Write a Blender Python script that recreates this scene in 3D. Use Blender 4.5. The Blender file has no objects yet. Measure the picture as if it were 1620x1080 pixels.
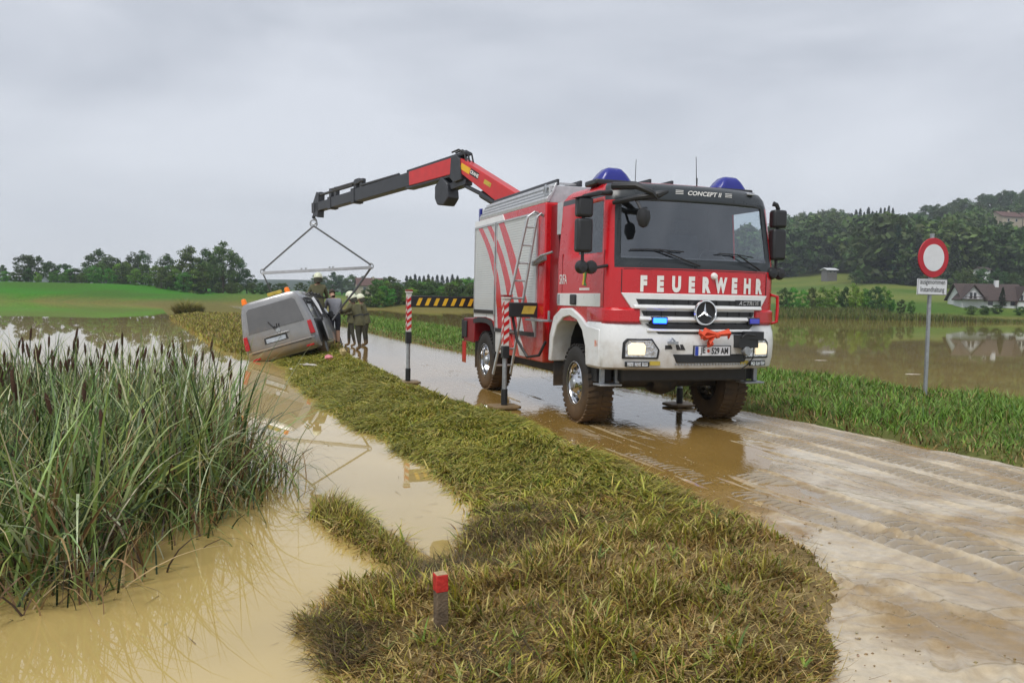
import bpy, bmesh, math, random
import numpy as np
from mathutils import Vector, Matrix

random.seed(7)
rng = np.random.default_rng(11)
R = math.radians
scene = bpy.context.scene
C = scene.collection

# ------------------------------------------------------------------ camera, sky, sun, exposure
CAM_H, PITCH, ROLL = 1.66, R(2.96), R(1.1)
cam_data = bpy.data.cameras.new('camera')
cam_data.sensor_width = 36.0
cam_data.lens = 1296.0 / 1620.0 * 36.0
cam_data.clip_start = 0.1
cam_data.clip_end = 6000
cam = bpy.data.objects.new('camera', cam_data)
C.objects.link(cam)
_f = Vector((0, math.cos(PITCH), -math.sin(PITCH)))
_u0 = Vector((0, math.sin(PITCH), math.cos(PITCH)))
_r0 = Vector((1, 0, 0))
_r = _r0 * math.cos(ROLL) + _u0 * math.sin(ROLL)
_u = _u0 * math.cos(ROLL) - _r0 * math.sin(ROLL)
M = Matrix(((_r.x, _u.x, -_f.x, 0), (_r.y, _u.y, -_f.y, 0), (_r.z, _u.z, -_f.z, CAM_H), (0, 0, 0, 1)))
cam.matrix_world = M
scene.camera = cam

SUN_EL, SUN_AZ = R(58), R(205)      # high, behind the photographer's left shoulder
world = bpy.data.worlds.new('World')
scene.world = world
world.use_nodes = True
wn = world.node_tree
wn.nodes.clear()
def wnode(t, **k):
    n = wn.nodes.new(t)
    for a, b in k.items():
        setattr(n, a, b)
    return n
w_out = wnode('ShaderNodeOutputWorld')
w_bg = wnode('ShaderNodeBackground'); w_bg.inputs['Strength'].default_value = 0.08
w_bgc = wnode('ShaderNodeBackground'); w_bgc.inputs['Strength'].default_value = 1.0
w_sky = wnode('ShaderNodeTexSky', sky_type='NISHITA', sun_disc=False, sun_elevation=SUN_EL, sun_rotation=SUN_AZ)
w_tc = wnode('ShaderNodeTexCoord')
w_sep = wnode('ShaderNodeSeparateXYZ')
w_map = wnode('ShaderNodeMapping'); w_map.inputs['Scale'].default_value = (1.0, 1.0, 3.2)
w_no = wnode('ShaderNodeTexNoise'); w_no.inputs['Scale'].default_value = 1.8; w_no.inputs['Detail'].default_value = 6; w_no.inputs['Roughness'].default_value = .52
w_no.inputs['Distortion'].default_value = .4
w_cr = wnode('ShaderNodeValToRGB')
w_cr.color_ramp.elements[0].position = .34; w_cr.color_ramp.elements[0].color = (.295, .315, .355, 1)
w_cr.color_ramp.elements[1].position = .66; w_cr.color_ramp.elements[1].color = (.468, .488, .528, 1)
w_hr = wnode('ShaderNodeValToRGB')
w_hr.color_ramp.elements[0].position = .0; w_hr.color_ramp.elements[0].color = (1, 1, 1, 1)
w_hr.color_ramp.elements[1].position = .22; w_hr.color_ramp.elements[1].color = (0, 0, 0, 1)
w_mx = wnode('ShaderNodeMix', data_type='RGBA'); w_mx.inputs['B'].default_value = (.615, .635, .662, 1)
w_hm = wnode('ShaderNodeMath', operation='MULTIPLY'); w_hm.inputs[1].default_value = .75
w_ms = wnode('ShaderNodeMixShader'); w_ms.inputs[0].default_value = .94
L = wn.links.new
L(w_tc.outputs['Generated'], w_map.inputs['Vector']); L(w_map.outputs[0], w_no.inputs['Vector'])
L(w_no.outputs['Fac'], w_cr.inputs[0]); L(w_tc.outputs['Generated'], w_sep.inputs[0])
L(w_sep.outputs['Z'], w_hr.inputs[0]); L(w_hr.outputs[0], w_hm.inputs[0]); L(w_hm.outputs[0], w_mx.inputs['Factor'])
L(w_cr.outputs[0], w_mx.inputs['A']); L(w_mx.outputs['Result'], w_bgc.inputs['Color'])
L(w_sky.outputs[0], w_bg.inputs['Color'])
L(w_bg.outputs[0], w_ms.inputs[1]); L(w_bgc.outputs[0], w_ms.inputs[2]); L(w_ms.outputs[0], w_out.inputs['Surface'])

sun_d = bpy.data.lights.new('sun', 'SUN')
sun_d.energy = 1.5; sun_d.angle = R(28); sun_d.color = (1, .97, .92)
sun = bpy.data.objects.new('sun', sun_d); C.objects.link(sun)
sun.rotation_euler = (R(90) - SUN_EL, 0, math.pi - SUN_AZ)
scene.view_settings.view_transform = 'Standard'
scene.view_settings.look = 'None'
scene.view_settings.exposure = 0.8
scene.view_settings.gamma = 1
HAZE = 0.00045

# ------------------------------------------------------------------ helpers
def tag(o, label=None, cat=None, group=None, kind=None):
    if label: o['label'] = label
    if cat: o['category'] = cat
    if group: o['group'] = group
    if kind: o['kind'] = kind
    return o
def thing(name, label, cat, loc=(0, 0, 0), rot=(0, 0, 0), group=None, scale=None):
    o = bpy.data.objects.new(name, None); C.objects.link(o)
    o.empty_display_size = .1
    o.location = loc; o.rotation_euler = rot
    if scale: o.scale = scale
    return tag(o, label, cat, group)

class MB:
    """collects shapes, builds ONE mesh object"""
    def __init__(s): s.v = []; s.f = []; s.mi = []; s.m = 0
    def add(s, vs, fs, M=None):
        b = len(s.v)
        s.v += [tuple(M @ Vector(p)) for p in vs] if M is not None else [tuple(p) for p in vs]
        for f in fs: s.f.append([i + b for i in f]); s.mi.append(s.m)
        return s
    def box(s, x0, x1, y0, y1, z0, z1, M=None):
        return s.add([(x0,y0,z0),(x1,y0,z0),(x1,y1,z0),(x0,y1,z0),(x0,y0,z1),(x1,y0,z1),(x1,y1,z1),(x0,y1,z1)],
            [(0,3,2,1),(4,5,6,7),(0,1,5,4),(1,2,6,5),(2,3,7,6),(3,0,4,7)], M)
    def bar(s, a, b, w, h, up=(0, 0, 1)):
        a = Vector(a); b = Vector(b); d = (b - a); l = d.length; d.normalize()
        u = Vector(up); x = d.cross(u)
        if x.length < 1e-4: x = d.cross(Vector((1, 0, 0)))
        x.normalize(); z = x.cross(d)
        Mx = Matrix(((x.x, d.x, z.x, a.x), (x.y, d.y, z.y, a.y), (x.z, d.z, z.z, a.z), (0, 0, 0, 1)))
        return s.box(-w/2, w/2, 0, l, -h/2, h/2, Mx)
    def prism(s, poly, axis, a, b):
        """poly in the two other axes (cyclic order), extruded along axis from a to b"""
        n = len(poly)
        def P(p, t):
            return {'x': (t, p[0], p[1]), 'y': (p[0], t, p[1]), 'z': (p[0], p[1], t)}[axis]
        vs = [P(p, a) for p in poly] + [P(p, b) for p in poly]
        fs = [tuple(range(n))[::-1], tuple(range(n, 2*n))] + [(i, (i+1) % n, n+(i+1) % n, n+i) for i in range(n)]
        return s.add(vs, fs)
    def loft(s, rings, caps=True, closed=True, M=None):
        n = len(rings[0]); vs = [p for r in rings for p in r]; fs = []
        for k in range(len(rings)-1):
            for i in range(n if closed else n-1):
                j = (i+1) % n
                fs.append((k*n+i, k*n+j, (k+1)*n+j, (k+1)*n+i))
        if caps and closed:
            fs.append(tuple(range(n))[::-1]); fs.append(tuple((len(rings)-1)*n+i for i in range(n)))
        return s.add(vs, fs, M)
    def tube(s, pts, r, n=8, caps=True):
        pts = [Vector(p) for p in pts]; rr = r if isinstance(r, (list, tuple)) else [r]*len(pts)
        rings = []; ref = None
        for i, p in enumerate(pts):
            d = (pts[min(i+1, len(pts)-1)] - pts[max(i-1, 0)]).normalized()
            if ref is None:
                ref = d.cross(Vector((0, 0, 1)))
                if ref.length < .05: ref = d.cross(Vector((1, 0, 0)))
            x = (ref - d * ref.dot(d)).normalized(); ref = x; y = d.cross(x)
            rings.append([tuple(p + (x*math.cos(t) + y*math.sin(t))*rr[i]) for t in [2*math.pi*k/n for k in range(n)]])
        return s.loft(rings, caps)
    def lathe(s, prof, n=24, axis='z', c=(0, 0, 0), caps=True):
        rings = []
        for r, h in prof:
            ring = []
            for k in range(n):
                t = 2*math.pi*k/n; a, b = r*math.cos(t), r*math.sin(t)
                p = {'z': (a, b, h), 'x': (h, a, b), 'y': (b, h, a)}[axis]
                ring.append((p[0]+c[0], p[1]+c[1], p[2]+c[2]))
            rings.append(ring)
        return s.loft(rings, caps)
    def mesh(s, name, mats):
        me = bpy.data.meshes.new(name); me.from_pydata(s.v, [], s.f)
        for m in (mats if isinstance(mats, (list, tuple)) else [mats]): me.materials.append(m)
        me.polygons.foreach_set('material_index', s.mi)
        return me
    def build(s, name, mats, parent=None, bevel=0, smooth=False, seg=2):
        me = s.mesh(name, mats)
        bm = bmesh.new(); bm.from_mesh(me); bmesh.ops.recalc_face_normals(bm, faces=bm.faces); bm.to_mesh(me); bm.free()
        o = bpy.data.objects.new(name, me); C.objects.link(o); o.parent = parent
        if smooth or bevel:
            me.polygons.foreach_set('use_smooth', [True]*len(me.polygons))
            try: me.set_sharp_from_angle(angle=R(38))
            except Exception: pass
        if bevel:
            b = o.modifiers.new('bevel', 'BEVEL'); b.width = bevel; b.segments = seg; b.limit_method = 'ANGLE'; b.angle_limit = R(40)
        return o

def np_mesh(name, verts, quads, mats, tint=None, smooth=False):
    me = bpy.data.meshes.new(name)
    nv, nf = len(verts), len(quads)
    me.vertices.add(nv); me.vertices.foreach_set('co', np.ascontiguousarray(verts, dtype=np.float32).ravel())
    k = quads.shape[1]
    me.loops.add(nf*k); me.polygons.add(nf)
    me.loops.foreach_set('vertex_index', np.ascontiguousarray(quads, dtype=np.int32).ravel())
    me.polygons.foreach_set('loop_start', np.arange(0, nf*k, k, dtype=np.int32))
    me.update(calc_edges=True)
    if smooth: me.polygons.foreach_set('use_smooth', np.ones(nf, dtype=bool))
    for m in (mats if isinstance(mats, (list, tuple)) else [mats]): me.materials.append(m)
    if tint is not None:
        a = me.color_attributes.new('tint', 'FLOAT_COLOR', 'POINT')
        c = np.ones((nv, 4), dtype=np.float32); c[:, :3] = tint
        a.data.foreach_set('color', c.ravel())
    me.validate(); return me
def link(name, me, parent=None):
    o = bpy.data.objects.new(name, me); C.objects.link(o); o.parent = parent; return o

def copy_tree(o, parent=None):
    c = o.copy(); C.objects.link(c); c.parent = parent
    for ch in list(o.children): copy_tree(ch, c)
    return c

# smooth value noise on arrays
def _hash(ix, iy, seed):
    h = (ix.astype(np.int64)*374761393 + iy.astype(np.int64)*668265263 + seed*1442695041) & 0x7fffffff
    h = ((h ^ (h >> 13))*1274126177) & 0x7fffffff
    return ((h ^ (h >> 16)) & 0xffff) / 65535.0
def vnoise(x, y, seed=0):
    x = np.asarray(x, float); y = np.asarray(y, float)
    ix, iy = np.floor(x), np.floor(y); fx, fy = x-ix, y-iy
    fx = fx*fx*(3-2*fx); fy = fy*fy*(3-2*fy)
    a = _hash(ix, iy, seed); b = _hash(ix+1, iy, seed); c = _hash(ix, iy+1, seed); d = _hash(ix+1, iy+1, seed)
    return (a*(1-fx)+b*fx)*(1-fy) + (c*(1-fx)+d*fx)*fy
def fbm(x, y, o=4, seed=0):
    s = 0; a = .5; t = 0
    for k in range(o):
        s = s + a*vnoise(x*2**k+k*17.3, y*2**k-k*9.1, seed+k); t += a; a *= .5
    return s/t
def smooth(a, b, x):
    t = np.clip((x-a)/(b-a), 0, 1); return t*t*(3-2*t)

# ------------------------------------------------------------------ materials
def mat(name, col, rough=.5, metal=0, noise=0, nscale=8, bump=0, bscale=60, spec=.5, dirt=None, emis=None, es=0, coat=0, attr=False, objrand=0, ior=None, sss=0):
    m = bpy.data.materials.new(name); m.use_nodes = True
    nt = m.node_tree; b = nt.nodes['Principled BSDF']; lk = nt.links.new
    b.inputs['Base Color'].default_value = (*col, 1); b.inputs['Roughness'].default_value = rough
    b.inputs['Metallic'].default_value = metal; b.inputs['Specular IOR Level'].default_value = spec
    b.inputs['Coat Weight'].default_value = coat
    b.inputs['Coat Roughness'].default_value = .06
    if ior: b.inputs['IOR'].default_value = ior
    if emis: b.inputs['Emission Color'].default_value = (*emis, 1); b.inputs['Emission Strength'].default_value = es
    tc = nt.nodes.new('ShaderNodeTexCoord')
    src = None
    if attr:
        a = nt.nodes.new('ShaderNodeAttribute'); a.attribute_name = 'tint'; src = a.outputs['Color']
    if noise:
        n = nt.nodes.new('ShaderNodeTexNoise'); n.inputs['Scale'].default_value = nscale; n.inputs['Detail'].default_value = 6; n.inputs['Roughness'].default_value = .6
        lk(tc.outputs['Object'], n.inputs['Vector'])
        r = nt.nodes.new('ShaderNodeMapRange'); r.inputs['From Min'].default_value = .3; r.inputs['From Max'].default_value = .7
        r.inputs['To Min'].default_value = 1-noise; r.inputs['To Max'].default_value = 1+noise
        lk(n.outputs['Fac'], r.inputs['Value'])
        mx = nt.nodes.new('ShaderNodeMix'); mx.data_type = 'RGBA'; mx.blend_type = 'MULTIPLY'; mx.inputs['Factor'].default_value = 1
        mx.inputs['A'].default_value = (*col, 1)
        if src: lk(src, mx.inputs['A'])
        lk(r.outputs[0], mx.inputs['B']); src = mx.outputs['Result']
        r2 = nt.nodes.new('ShaderNodeMapRange'); r2.inputs['To Min'].default_value = max(.02, rough-.12); r2.inputs['To Max'].default_value = min(1, rough+.12)
        lk(n.outputs['Fac'], r2.inputs['Value']); lk(r2.outputs[0], b.inputs['Roughness'])
    if objrand:
        oi = nt.nodes.new('ShaderNodeObjectInfo'); hs = nt.nodes.new('ShaderNodeHueSaturation')
        r3 = nt.nodes.new('ShaderNodeMapRange'); r3.inputs['To Min'].default_value = 1-objrand; r3.inputs['To Max'].default_value = 1+objrand
        lk(oi.outputs['Random'], r3.inputs['Value']); lk(r3.outputs[0], hs.inputs['Value'])
        mu = nt.nodes.new('ShaderNodeMath'); mu.operation = 'MULTIPLY'; mu.inputs[1].default_value = 7.31
        fr = nt.nodes.new('ShaderNodeMath'); fr.operation = 'FRACT'; lk(oi.outputs['Random'], mu.inputs[0]); lk(mu.outputs[0], fr.inputs[0])
        r4 = nt.nodes.new('ShaderNodeMapRange'); r4.inputs['To Min'].default_value = .5-.035; r4.inputs['To Max'].default_value = .5+.03
        lk(fr.outputs[0], r4.inputs['Value']); lk(r4.outputs[0], hs.inputs['Hue'])
        if src: lk(src, hs.inputs['Color'])
        else: hs.inputs['Color'].default_value = (*col, 1)
        src = hs.outputs['Color']
    if dirt:    # mud splashed up from the ground: (colour, height where it fades out, strength)
        g = nt.nodes.new('ShaderNodeNewGeometry'); sp = nt.nodes.new('ShaderNodeSeparateXYZ'); lk(g.outputs['Position'], sp.inputs[0])
        nd = nt.nodes.new('ShaderNodeTexNoise'); nd.inputs['Scale'].default_value = 5; nd.inputs['Detail'].default_value = 8; nd.inputs['Roughness'].default_value = .7
        lk(g.outputs['Position'], nd.inputs['Vector'])
        mr = nt.nodes.new('ShaderNodeMapRange'); mr.inputs['From Min'].default_value = 0; mr.inputs['From Max'].default_value = dirt[1]
        mr.inputs['To Min'].default_value = 1.0; mr.inputs['To Max'].default_value = 0
        lk(sp.outputs['Z'], mr.inputs['Value'])
        ad = nt.nodes.new('ShaderNodeMath'); ad.operation = 'MULTIPLY_ADD'; ad.inputs[1].default_value = 1.6; lk(mr.outputs[0], ad.inputs[0])
        sb = nt.nodes.new('ShaderNodeMath'); sb.operation = 'MULTIPLY_ADD'; sb.inputs[1].default_value = 1.6; sb.inputs[2].default_value = -1.2; lk(nd.outputs['Fac'], sb.inputs[0])
        lk(sb.outputs[0], ad.inputs[2])
        cl = nt.nodes.new('ShaderNodeMath'); cl.operation = 'MULTIPLY'; cl.use_clamp = True; cl.inputs[1].default_value = dirt[2]; lk(ad.outputs[0], cl.inputs[0])
        mx = nt.nodes.new('ShaderNodeMix'); mx.data_type = 'RGBA'; mx.inputs['B'].default_value = (*dirt[0], 1); mx.inputs['A'].default_value = (*col, 1)
        mx.clamp_factor = True
        lk(cl.outputs[0], mx.inputs['Factor'])
        if src: lk(src, mx.inputs['A'])
        src = mx.outputs['Result']
    if src: lk(src, b.inputs['Base Color'])
    if bump:
        n2 = nt.nodes.new('ShaderNodeTexNoise'); n2.inputs['Scale'].default_value = bscale; n2.inputs['Detail'].default_value = 5
        lk(tc.outputs['Object'], n2.inputs['Vector'])
        bp = nt.nodes.new('ShaderNodeBump'); bp.inputs['Strength'].default_value = bump; bp.inputs['Distance'].default_value = .02
        lk(n2.outputs['Fac'], bp.inputs['Height']); lk(bp.outputs[0], b.inputs['Normal'])
    return m

MUD = (.27, .18, .08)
m_red = mat('red paint', (.50, .004, .009), .28, noise=.05, nscale=3, coat=.3, dirt=(MUD, 1.7, .45))
m_dred = mat('dark red paint and recess shade', (.22, .008, .012), .35, noise=.15, nscale=3, dirt=(MUD, .9, .5))
m_cred = mat('crane red paint', (.50, .028, .03), .38, noise=.12, nscale=4)
m_white = mat('white paint', (.72, .73, .73), .3, noise=.06, nscale=4, coat=.5, dirt=(MUD, 1.5, .75))
m_lwhite = mat('white lettering', (.78, .78, .76), .4)
m_silver = mat('silver shutter', (.56, .585, .59), .45, metal=.1, noise=.05, nscale=2)
m_alu = mat('aluminium', (.52, .53, .54), .38, metal=.6, noise=.15, nscale=14)
m_steel = mat('galvanised steel', (.34, .36, .38), .45, metal=.6, noise=.2, nscale=20)
m_black = mat('black plastic', (.016, .017, .019), .45, noise=.2, nscale=10)
m_visor = mat('dark visor', (.022, .027, .03), .3, noise=.1, nscale=6)
m_dark = mat('dark grimy metal', (.022, .022, .023), .6, noise=.35, nscale=8, dirt=(MUD, .8, .6))
m_cdark = mat('dark crane steel', (.030, .033, .040), .42, noise=.3, nscale=6)
m_rubber = mat('tyre rubber', (.022, .020, .018), .8, noise=.3, nscale=9, bump=.2, bscale=40, dirt=((.13, .075, .03), .95, .9))
m_chrome = mat('chrome', (.62, .63, .65), .16, metal=1, noise=.1, nscale=12)
m_yellow = mat('yellow paint', (.72, .42, .02), .5, noise=.1)
m_dyellow = mat('dull yellow', (.45, .34, .05), .55, noise=.2)
m_blue = mat('blue beacon plastic', (.014, .02, .22), .25, noise=.1, coat=.3)
m_blue_lit = mat('lit blue lamp', (.05, .08, .8), .3, emis=(.004, .045, 1.0), es=9)
m_blue_lens = mat('unlit blue lens', (.06, .07, .55), .15)
m_head_lit = mat('lit headlamp', (.6, .55, .42), .2, emis=(1.0, .82, .50), es=.55)
m_lens = mat('lamp reflector', (.55, .56, .58), .12, metal=.85, noise=.4, nscale=25, bump=.4, bscale=30)
m_orange = mat('orange lens', (.75, .16, .01), .3, emis=(1, .25, .02), es=.12)
m_tail = mat('red tail lens', (.42, .008, .012), .2, noise=.2, nscale=20)
m_plate = mat('number plate', (.72, .73, .76), .4)
m_pblue = mat('plate blue band', (.02, .05, .35), .4)
m_ink = mat('black ink', (.012, .012, .014), .5)
m_int = mat('cab interior', (.035, .037, .042), .8, noise=.2)
m_seat = mat('seat cloth', (.05, .055, .065), .9, noise=.2)
m_strap = mat('orange red strap', (.62, .07, .025), .7, noise=.2, nscale=30)
m_sling = mat('grey sling', (.13, .135, .14), .8, noise=.3, nscale=30)
m_beam = mat('painted steel beam', (.36, .37, .39), .45, noise=.2, nscale=9)
m_van = mat('silver car paint', (.26, .262, .27), .3, metal=.35, noise=.12, nscale=3, coat=.6, dirt=(MUD, 1.0, .55))
m_vtrim = mat('dark car trim', (.028, .028, .03), .55, noise=.3, nscale=6)
m_vbump = mat('painted bumper', (.13, .135, .145), .42, noise=.25, nscale=5, dirt=(MUD, .9, .8))
m_vglass = mat('dark car glass', (.05, .055, .06), .08, noise=.2, nscale=2, spec=.8)
m_wood = mat('weathered wood', (.135, .095, .06), .85, noise=.4, nscale=14, bump=.5, bscale=70)
m_redw = mat('faded red paint', (.45, .022, .016), .7, noise=.3, nscale=25, bump=.3)
m_signred = mat('sign red', (.42, .012, .025), .45, noise=.1)
m_signwhite = mat('sign white', (.66, .67, .70), .45, noise=.06)
m_hose = mat('black hose', (.015, .015, .016), .5)

def glass_mat(name, tint, refl):
    m = bpy.data.materials.new(name); m.use_nodes = True; nt = m.node_tree; nt.nodes.clear(); lk = nt.links.new
    o = nt.nodes.new('ShaderNodeOutputMaterial'); t = nt.nodes.new('ShaderNodeBsdfTransparent'); t.inputs[0].default_value = (*tint, 1)
    g = nt.nodes.new('ShaderNodeBsdfGlossy'); g.inputs['Roughness'].default_value = .03; g.inputs['Color'].default_value = (.92, .96, 1, 1)
    fr = nt.nodes.new('ShaderNodeFresnel'); ge = nt.nodes.new('ShaderNodeNewGeometry')
    io = nt.nodes.new('ShaderNodeMapRange'); io.inputs['To Min'].default_value = 1.5; io.inputs['To Max'].default_value = 1/1.5     # thin pane: same reflectance from both sides
    lk(ge.outputs['Backfacing'], io.inputs['Value']); lk(io.outputs[0], fr.inputs['IOR'])
    ad = nt.nodes.new('ShaderNodeMath'); ad.operation = 'ADD'; ad.use_clamp = True; ad.inputs[1].default_value = refl
    mx = nt.nodes.new('ShaderNodeMixShader')
    lk(fr.outputs[0], ad.inputs[0]); lk(ad.outputs[0], mx.inputs[0]); lk(t.outputs[0], mx.inputs[1]); lk(g.outputs[0], mx.inputs[2]); lk(mx.outputs[0], o.inputs['Surface'])
    return m
m_glass = glass_mat('windscreen glass', (.86, .92, .95), .12)
m_sglass = glass_mat('side glass', (.82, .88, .90), .05)

def text_verts(body, size=1.0, bold=0.0, squash=1.0):
    """text as flat mesh data: verts (x right, y up, centred), faces"""
    cu = bpy.data.curves.new('t', 'FONT'); cu.body = body; cu.size = size; cu.align_x = 'CENTER'; cu.align_y = 'CENTER'
    cu.offset = bold; cu.resolution_u = 3; cu.space_character = 1.0
    o = bpy.data.objects.new('t', cu); C.objects.link(o)
    dg = bpy.context.evaluated_depsgraph_get(); dg.update()
    me = bpy.data.meshes.new_from_object(o.evaluated_get(dg))
    vs = [(v.co.x*squash, v.co.y) for v in me.vertices]; fs = [list(p.vertices) for p in me.polygons]
    bpy.data.objects.remove(o); bpy.data.curves.remove(cu); bpy.data.meshes.remove(me)
    if vs:
        cx = (max(v[0] for v in vs)+min(v[0] for v in vs))/2; cy = (max(v[1] for v in vs)+min(v[1] for v in vs))/2
        vs = [(x-cx, y-cy) for x, y in vs]
    return vs, fs
# ------------------------------------------------------------------ land, road and water
EL_Y = [-8, 2, 3.6, 4.5, 5.2, 6, 7, 8.2, 11, 14.5, 21.3, 29.8, 45, 70, 125, 180, 260]
EL_X = [1.05, 1.3, 1.6, 1.99, 2.1, 2.05, 1.74, 1.22, .18, -1.42, -3.95, -6.7, -12, -22, -46, -72, -112]
ER_Y = [-8, 3, 8.4, 12.5, 24, 28.3, 36.4, 45, 70, 125, 180, 260]
ER_X = [12.2, 7.7, 5.31, 3.59, -1.1, -2.95, -6.2, -9.4, -19.2, -42.6, -68, -107]
SH_Y = [-8, 2, 3.5, 4.4, 4.9, 5.3, 5.5, 6.6, 7.8, 8.9, 10.4, 11.7, 16, 20, 22, 25, 31, 45, 64, 100, 120, 132, 139, 141]
SH_X = [-.3, -.4, -.62, -1.05, -.9, -.36, -.2, -.2, -.52, -.95, -1.65, -2.35, -4.1, -5.4, -6.3, -8.6, -11.5, -18, -27, -43, -56, -80, -150, -2000]
def edge_l(y): return np.interp(y, EL_Y, EL_X)
def edge_r(y): return np.interp(y, ER_Y, ER_X)
def shore(y): return np.interp(y, SH_Y, SH_X)
WATER_Z = -.1
def spit(x, y):     # the grassy tongue that lies in the pond
    ax, ay, bx, by = -1.5, 6.6, -.55, 5.15
    t = np.clip(((x-ax)*(bx-ax)+(y-ay)*(by-ay))/((bx-ax)**2+(by-ay)**2), 0, 1)
    d = np.hypot(x-(ax+t*(bx-ax)), y-(ay+t*(by-ay)))
    return .055*(1-.4*t) - d*.42
def far_shore_r(x): return 107 + np.clip((40-x)*.06, -4, 8)
def hill(x, y):
    """rising ground on the right, embankment on the left, far ridges"""
    g = np.maximum(y-80, 0)
    ang = x/np.maximum(y, 20)
    right = smooth(.29, .47, ang)
    h = right*(smooth(104, 128, y)*1.25 + smooth(150, 300, y)*9 + smooth(260, 480, y)*(36 + 14*smooth(.45, .62, ang)))
    h = h + smooth(.16, .30, ang)*(1-right)*smooth(160, 380, y)*14
    h = h + smooth(100, 150, y)*1.3
    # embankment with a crest on the left
    crest = smooth(-60, -76, x)
    h = h + crest*smooth(138, 153, y)*1.6
    # far low hills
    h = h + smooth(650, 1300, y)*(12 + 16*fbm(x/330+3, y/400, 3, 5))*(1-right*.6)
    return h
def ground_h(x, y):
    x = np.asarray(x, float); y = np.asarray(y, float)
    el, er, sh = edge_l(y), edge_r(y), shore(y)
    n1 = fbm(x*1.1, y*1.1, 4, 3)-.5; n2 = fbm(x*5, y*5, 3, 9)-.5
    # left bank
    dl = x - sh
    far = smooth(25, 70, y)
    left = np.where(dl > 0, WATER_Z + np.minimum(dl*.16, .2+.1*far) + np.minimum(dl, 1)*(n1*.14), WATER_Z + np.maximum(dl*.22, -.7))
    left = left + n2*.05*smooth(-.3, .3, dl)
    left = np.maximum(left, np.where(y < 9, WATER_Z + spit(x, y) + n1*.07 + n2*.06, -9))
    # right verge
    dv = (x - er) / (1+np.zeros_like(x))
    vw = 5.6 + .6*(fbm(x*.15, y*.15, 2, 4)-.5)
    right = np.where(dv < vw-1.6, .05 + .16*smooth(0, 2.4, dv), .21 - .34*smooth(vw-1.6, vw+.4, dv)) + n1*.1 + n2*.04
    right = np.where(dv > vw+.4, np.minimum(right, WATER_Z - .02 - .3*smooth(vw+.4, vw+3, dv)), right)
    fs = far_shore_r(x) + 5*(fbm(x*.05, y*.05, 3, 8)-.5)
    land = WATER_Z + np.minimum((y-fs)*.07, .5) + n1*.2
    right = np.where(y > fs-4, np.maximum(right, land), right)
    # blend to the road bed
    mid = -.09
    ewob = (fbm(x*1.9, y*1.9, 4, 77)-.5)*np.where(y < 25, .35, 0)
    tl = smooth(el-.35+ewob, el+.05+ewob, x); tr = smooth(er-.05, er+.35, x)
    h = np.where(x < (el+er)/2, left*(1-tl)+mid*tl, mid*(1-tr)+right*tr)
    hh = hill(x, y)
    lake = (x < sh) & (y < 142)
    h = np.where(lake, h, h + hh*smooth(0, 12, np.where(x < el, dl, y-fs)))
    return h

def axis(lo, hi, a, b, step, grow):
    c = list(np.arange(a, b, step)); s = step
    p = b
    while p < hi: c.append(p); s *= grow; p += s
    c.append(hi); q = a; s = step; pre = []
    while q > lo: s *= grow; q -= s; pre.append(max(q, lo))
    return np.array(pre[::-1] + c)
gx = axis(-900, 900, -7, 9, .10, 1.05); gy = axis(-14, 1600, 1.8, 24, .11, 1.026)
GX, GY = np.meshgrid(gx, gy)
GZ = ground_h(GX, GY)
nx, ny = len(gx), len(gy)
idx = np.arange(nx*ny).reshape(ny, nx)
quads = np.stack([idx[:-1, :-1], idx[:-1, 1:], idx[1:, 1:], idx[1:, :-1]], -1).reshape(-1, 4)
def lerp(a, b, t): return np.asarray(a)*(1-t[..., None]) + np.asarray(b)*t[..., None]
nz = fbm(GX*.9, GY*.9, 4, 21); nz2 = fbm(GX*.06, GY*.06, 4, 22); nz3 = fbm(GX*.016, GY*.016, 3, 23)
soil = lerp((.13, .085, .04), (.26, .18, .085), smooth(.35, .65, nz))
grassy = lerp((.075, .085, .022), (.13, .12, .04), smooth(.3, .7, nz))
gcol = lerp(soil, soil, nz) ; gcol = gcol*(.75) + grassy*.25
farm = smooth(20, 45, GY)
field = lerp((.062, .125, .018), (.15, .175, .038), smooth(.35, .68, nz3*.6+nz2*.4))
leftfield = lerp((.042, .170, .010), (.05, .125, .012), smooth(.4, .65, nz2))
lf = smooth(-45, -62, GX)
field = field*(1-lf[..., None]) + leftfield*lf[..., None]
# flood line: silt left on the grass just above the water
silt = (1-smooth(.25, 1.0, GZ-WATER_Z))*.8
field = field*(1-silt[..., None]) + np.array((.16, .125, .04))*silt[..., None]
farwood = smooth(430, 560, GY); field = field*(1-farwood[..., None]) + np.array((.035, .06, .03))*farwood[..., None]
gcol = gcol*(1-farm[..., None]) + field*farm[..., None]
verge_r = (GX > edge_r(GY)) & (GY < 70)
wet_ = (1-smooth(.0, .07, GZ-WATER_Z))*(1-smooth(30, 60, GY)); gcol = gcol*(1-.45*wet_[..., None])      # soaked soil at the water's edge
gcol = np.where(verge_r[..., None], lerp((.075, .10, .024), (.12, .12, .04), nz), gcol)
m_ground = mat('ground', (.2, .15, .08), .9, spec=.08, noise=.3, nscale=3, bump=.6, bscale=22, attr=True)
g = link('ground', np_mesh('ground', np.stack([GX, GY, GZ], -1).reshape(-1, 3), quads, m_ground, gcol.reshape(-1, 3), True))
tag(g, 'grassy muddy ground with fields and hill behind', kind='structure')

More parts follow.
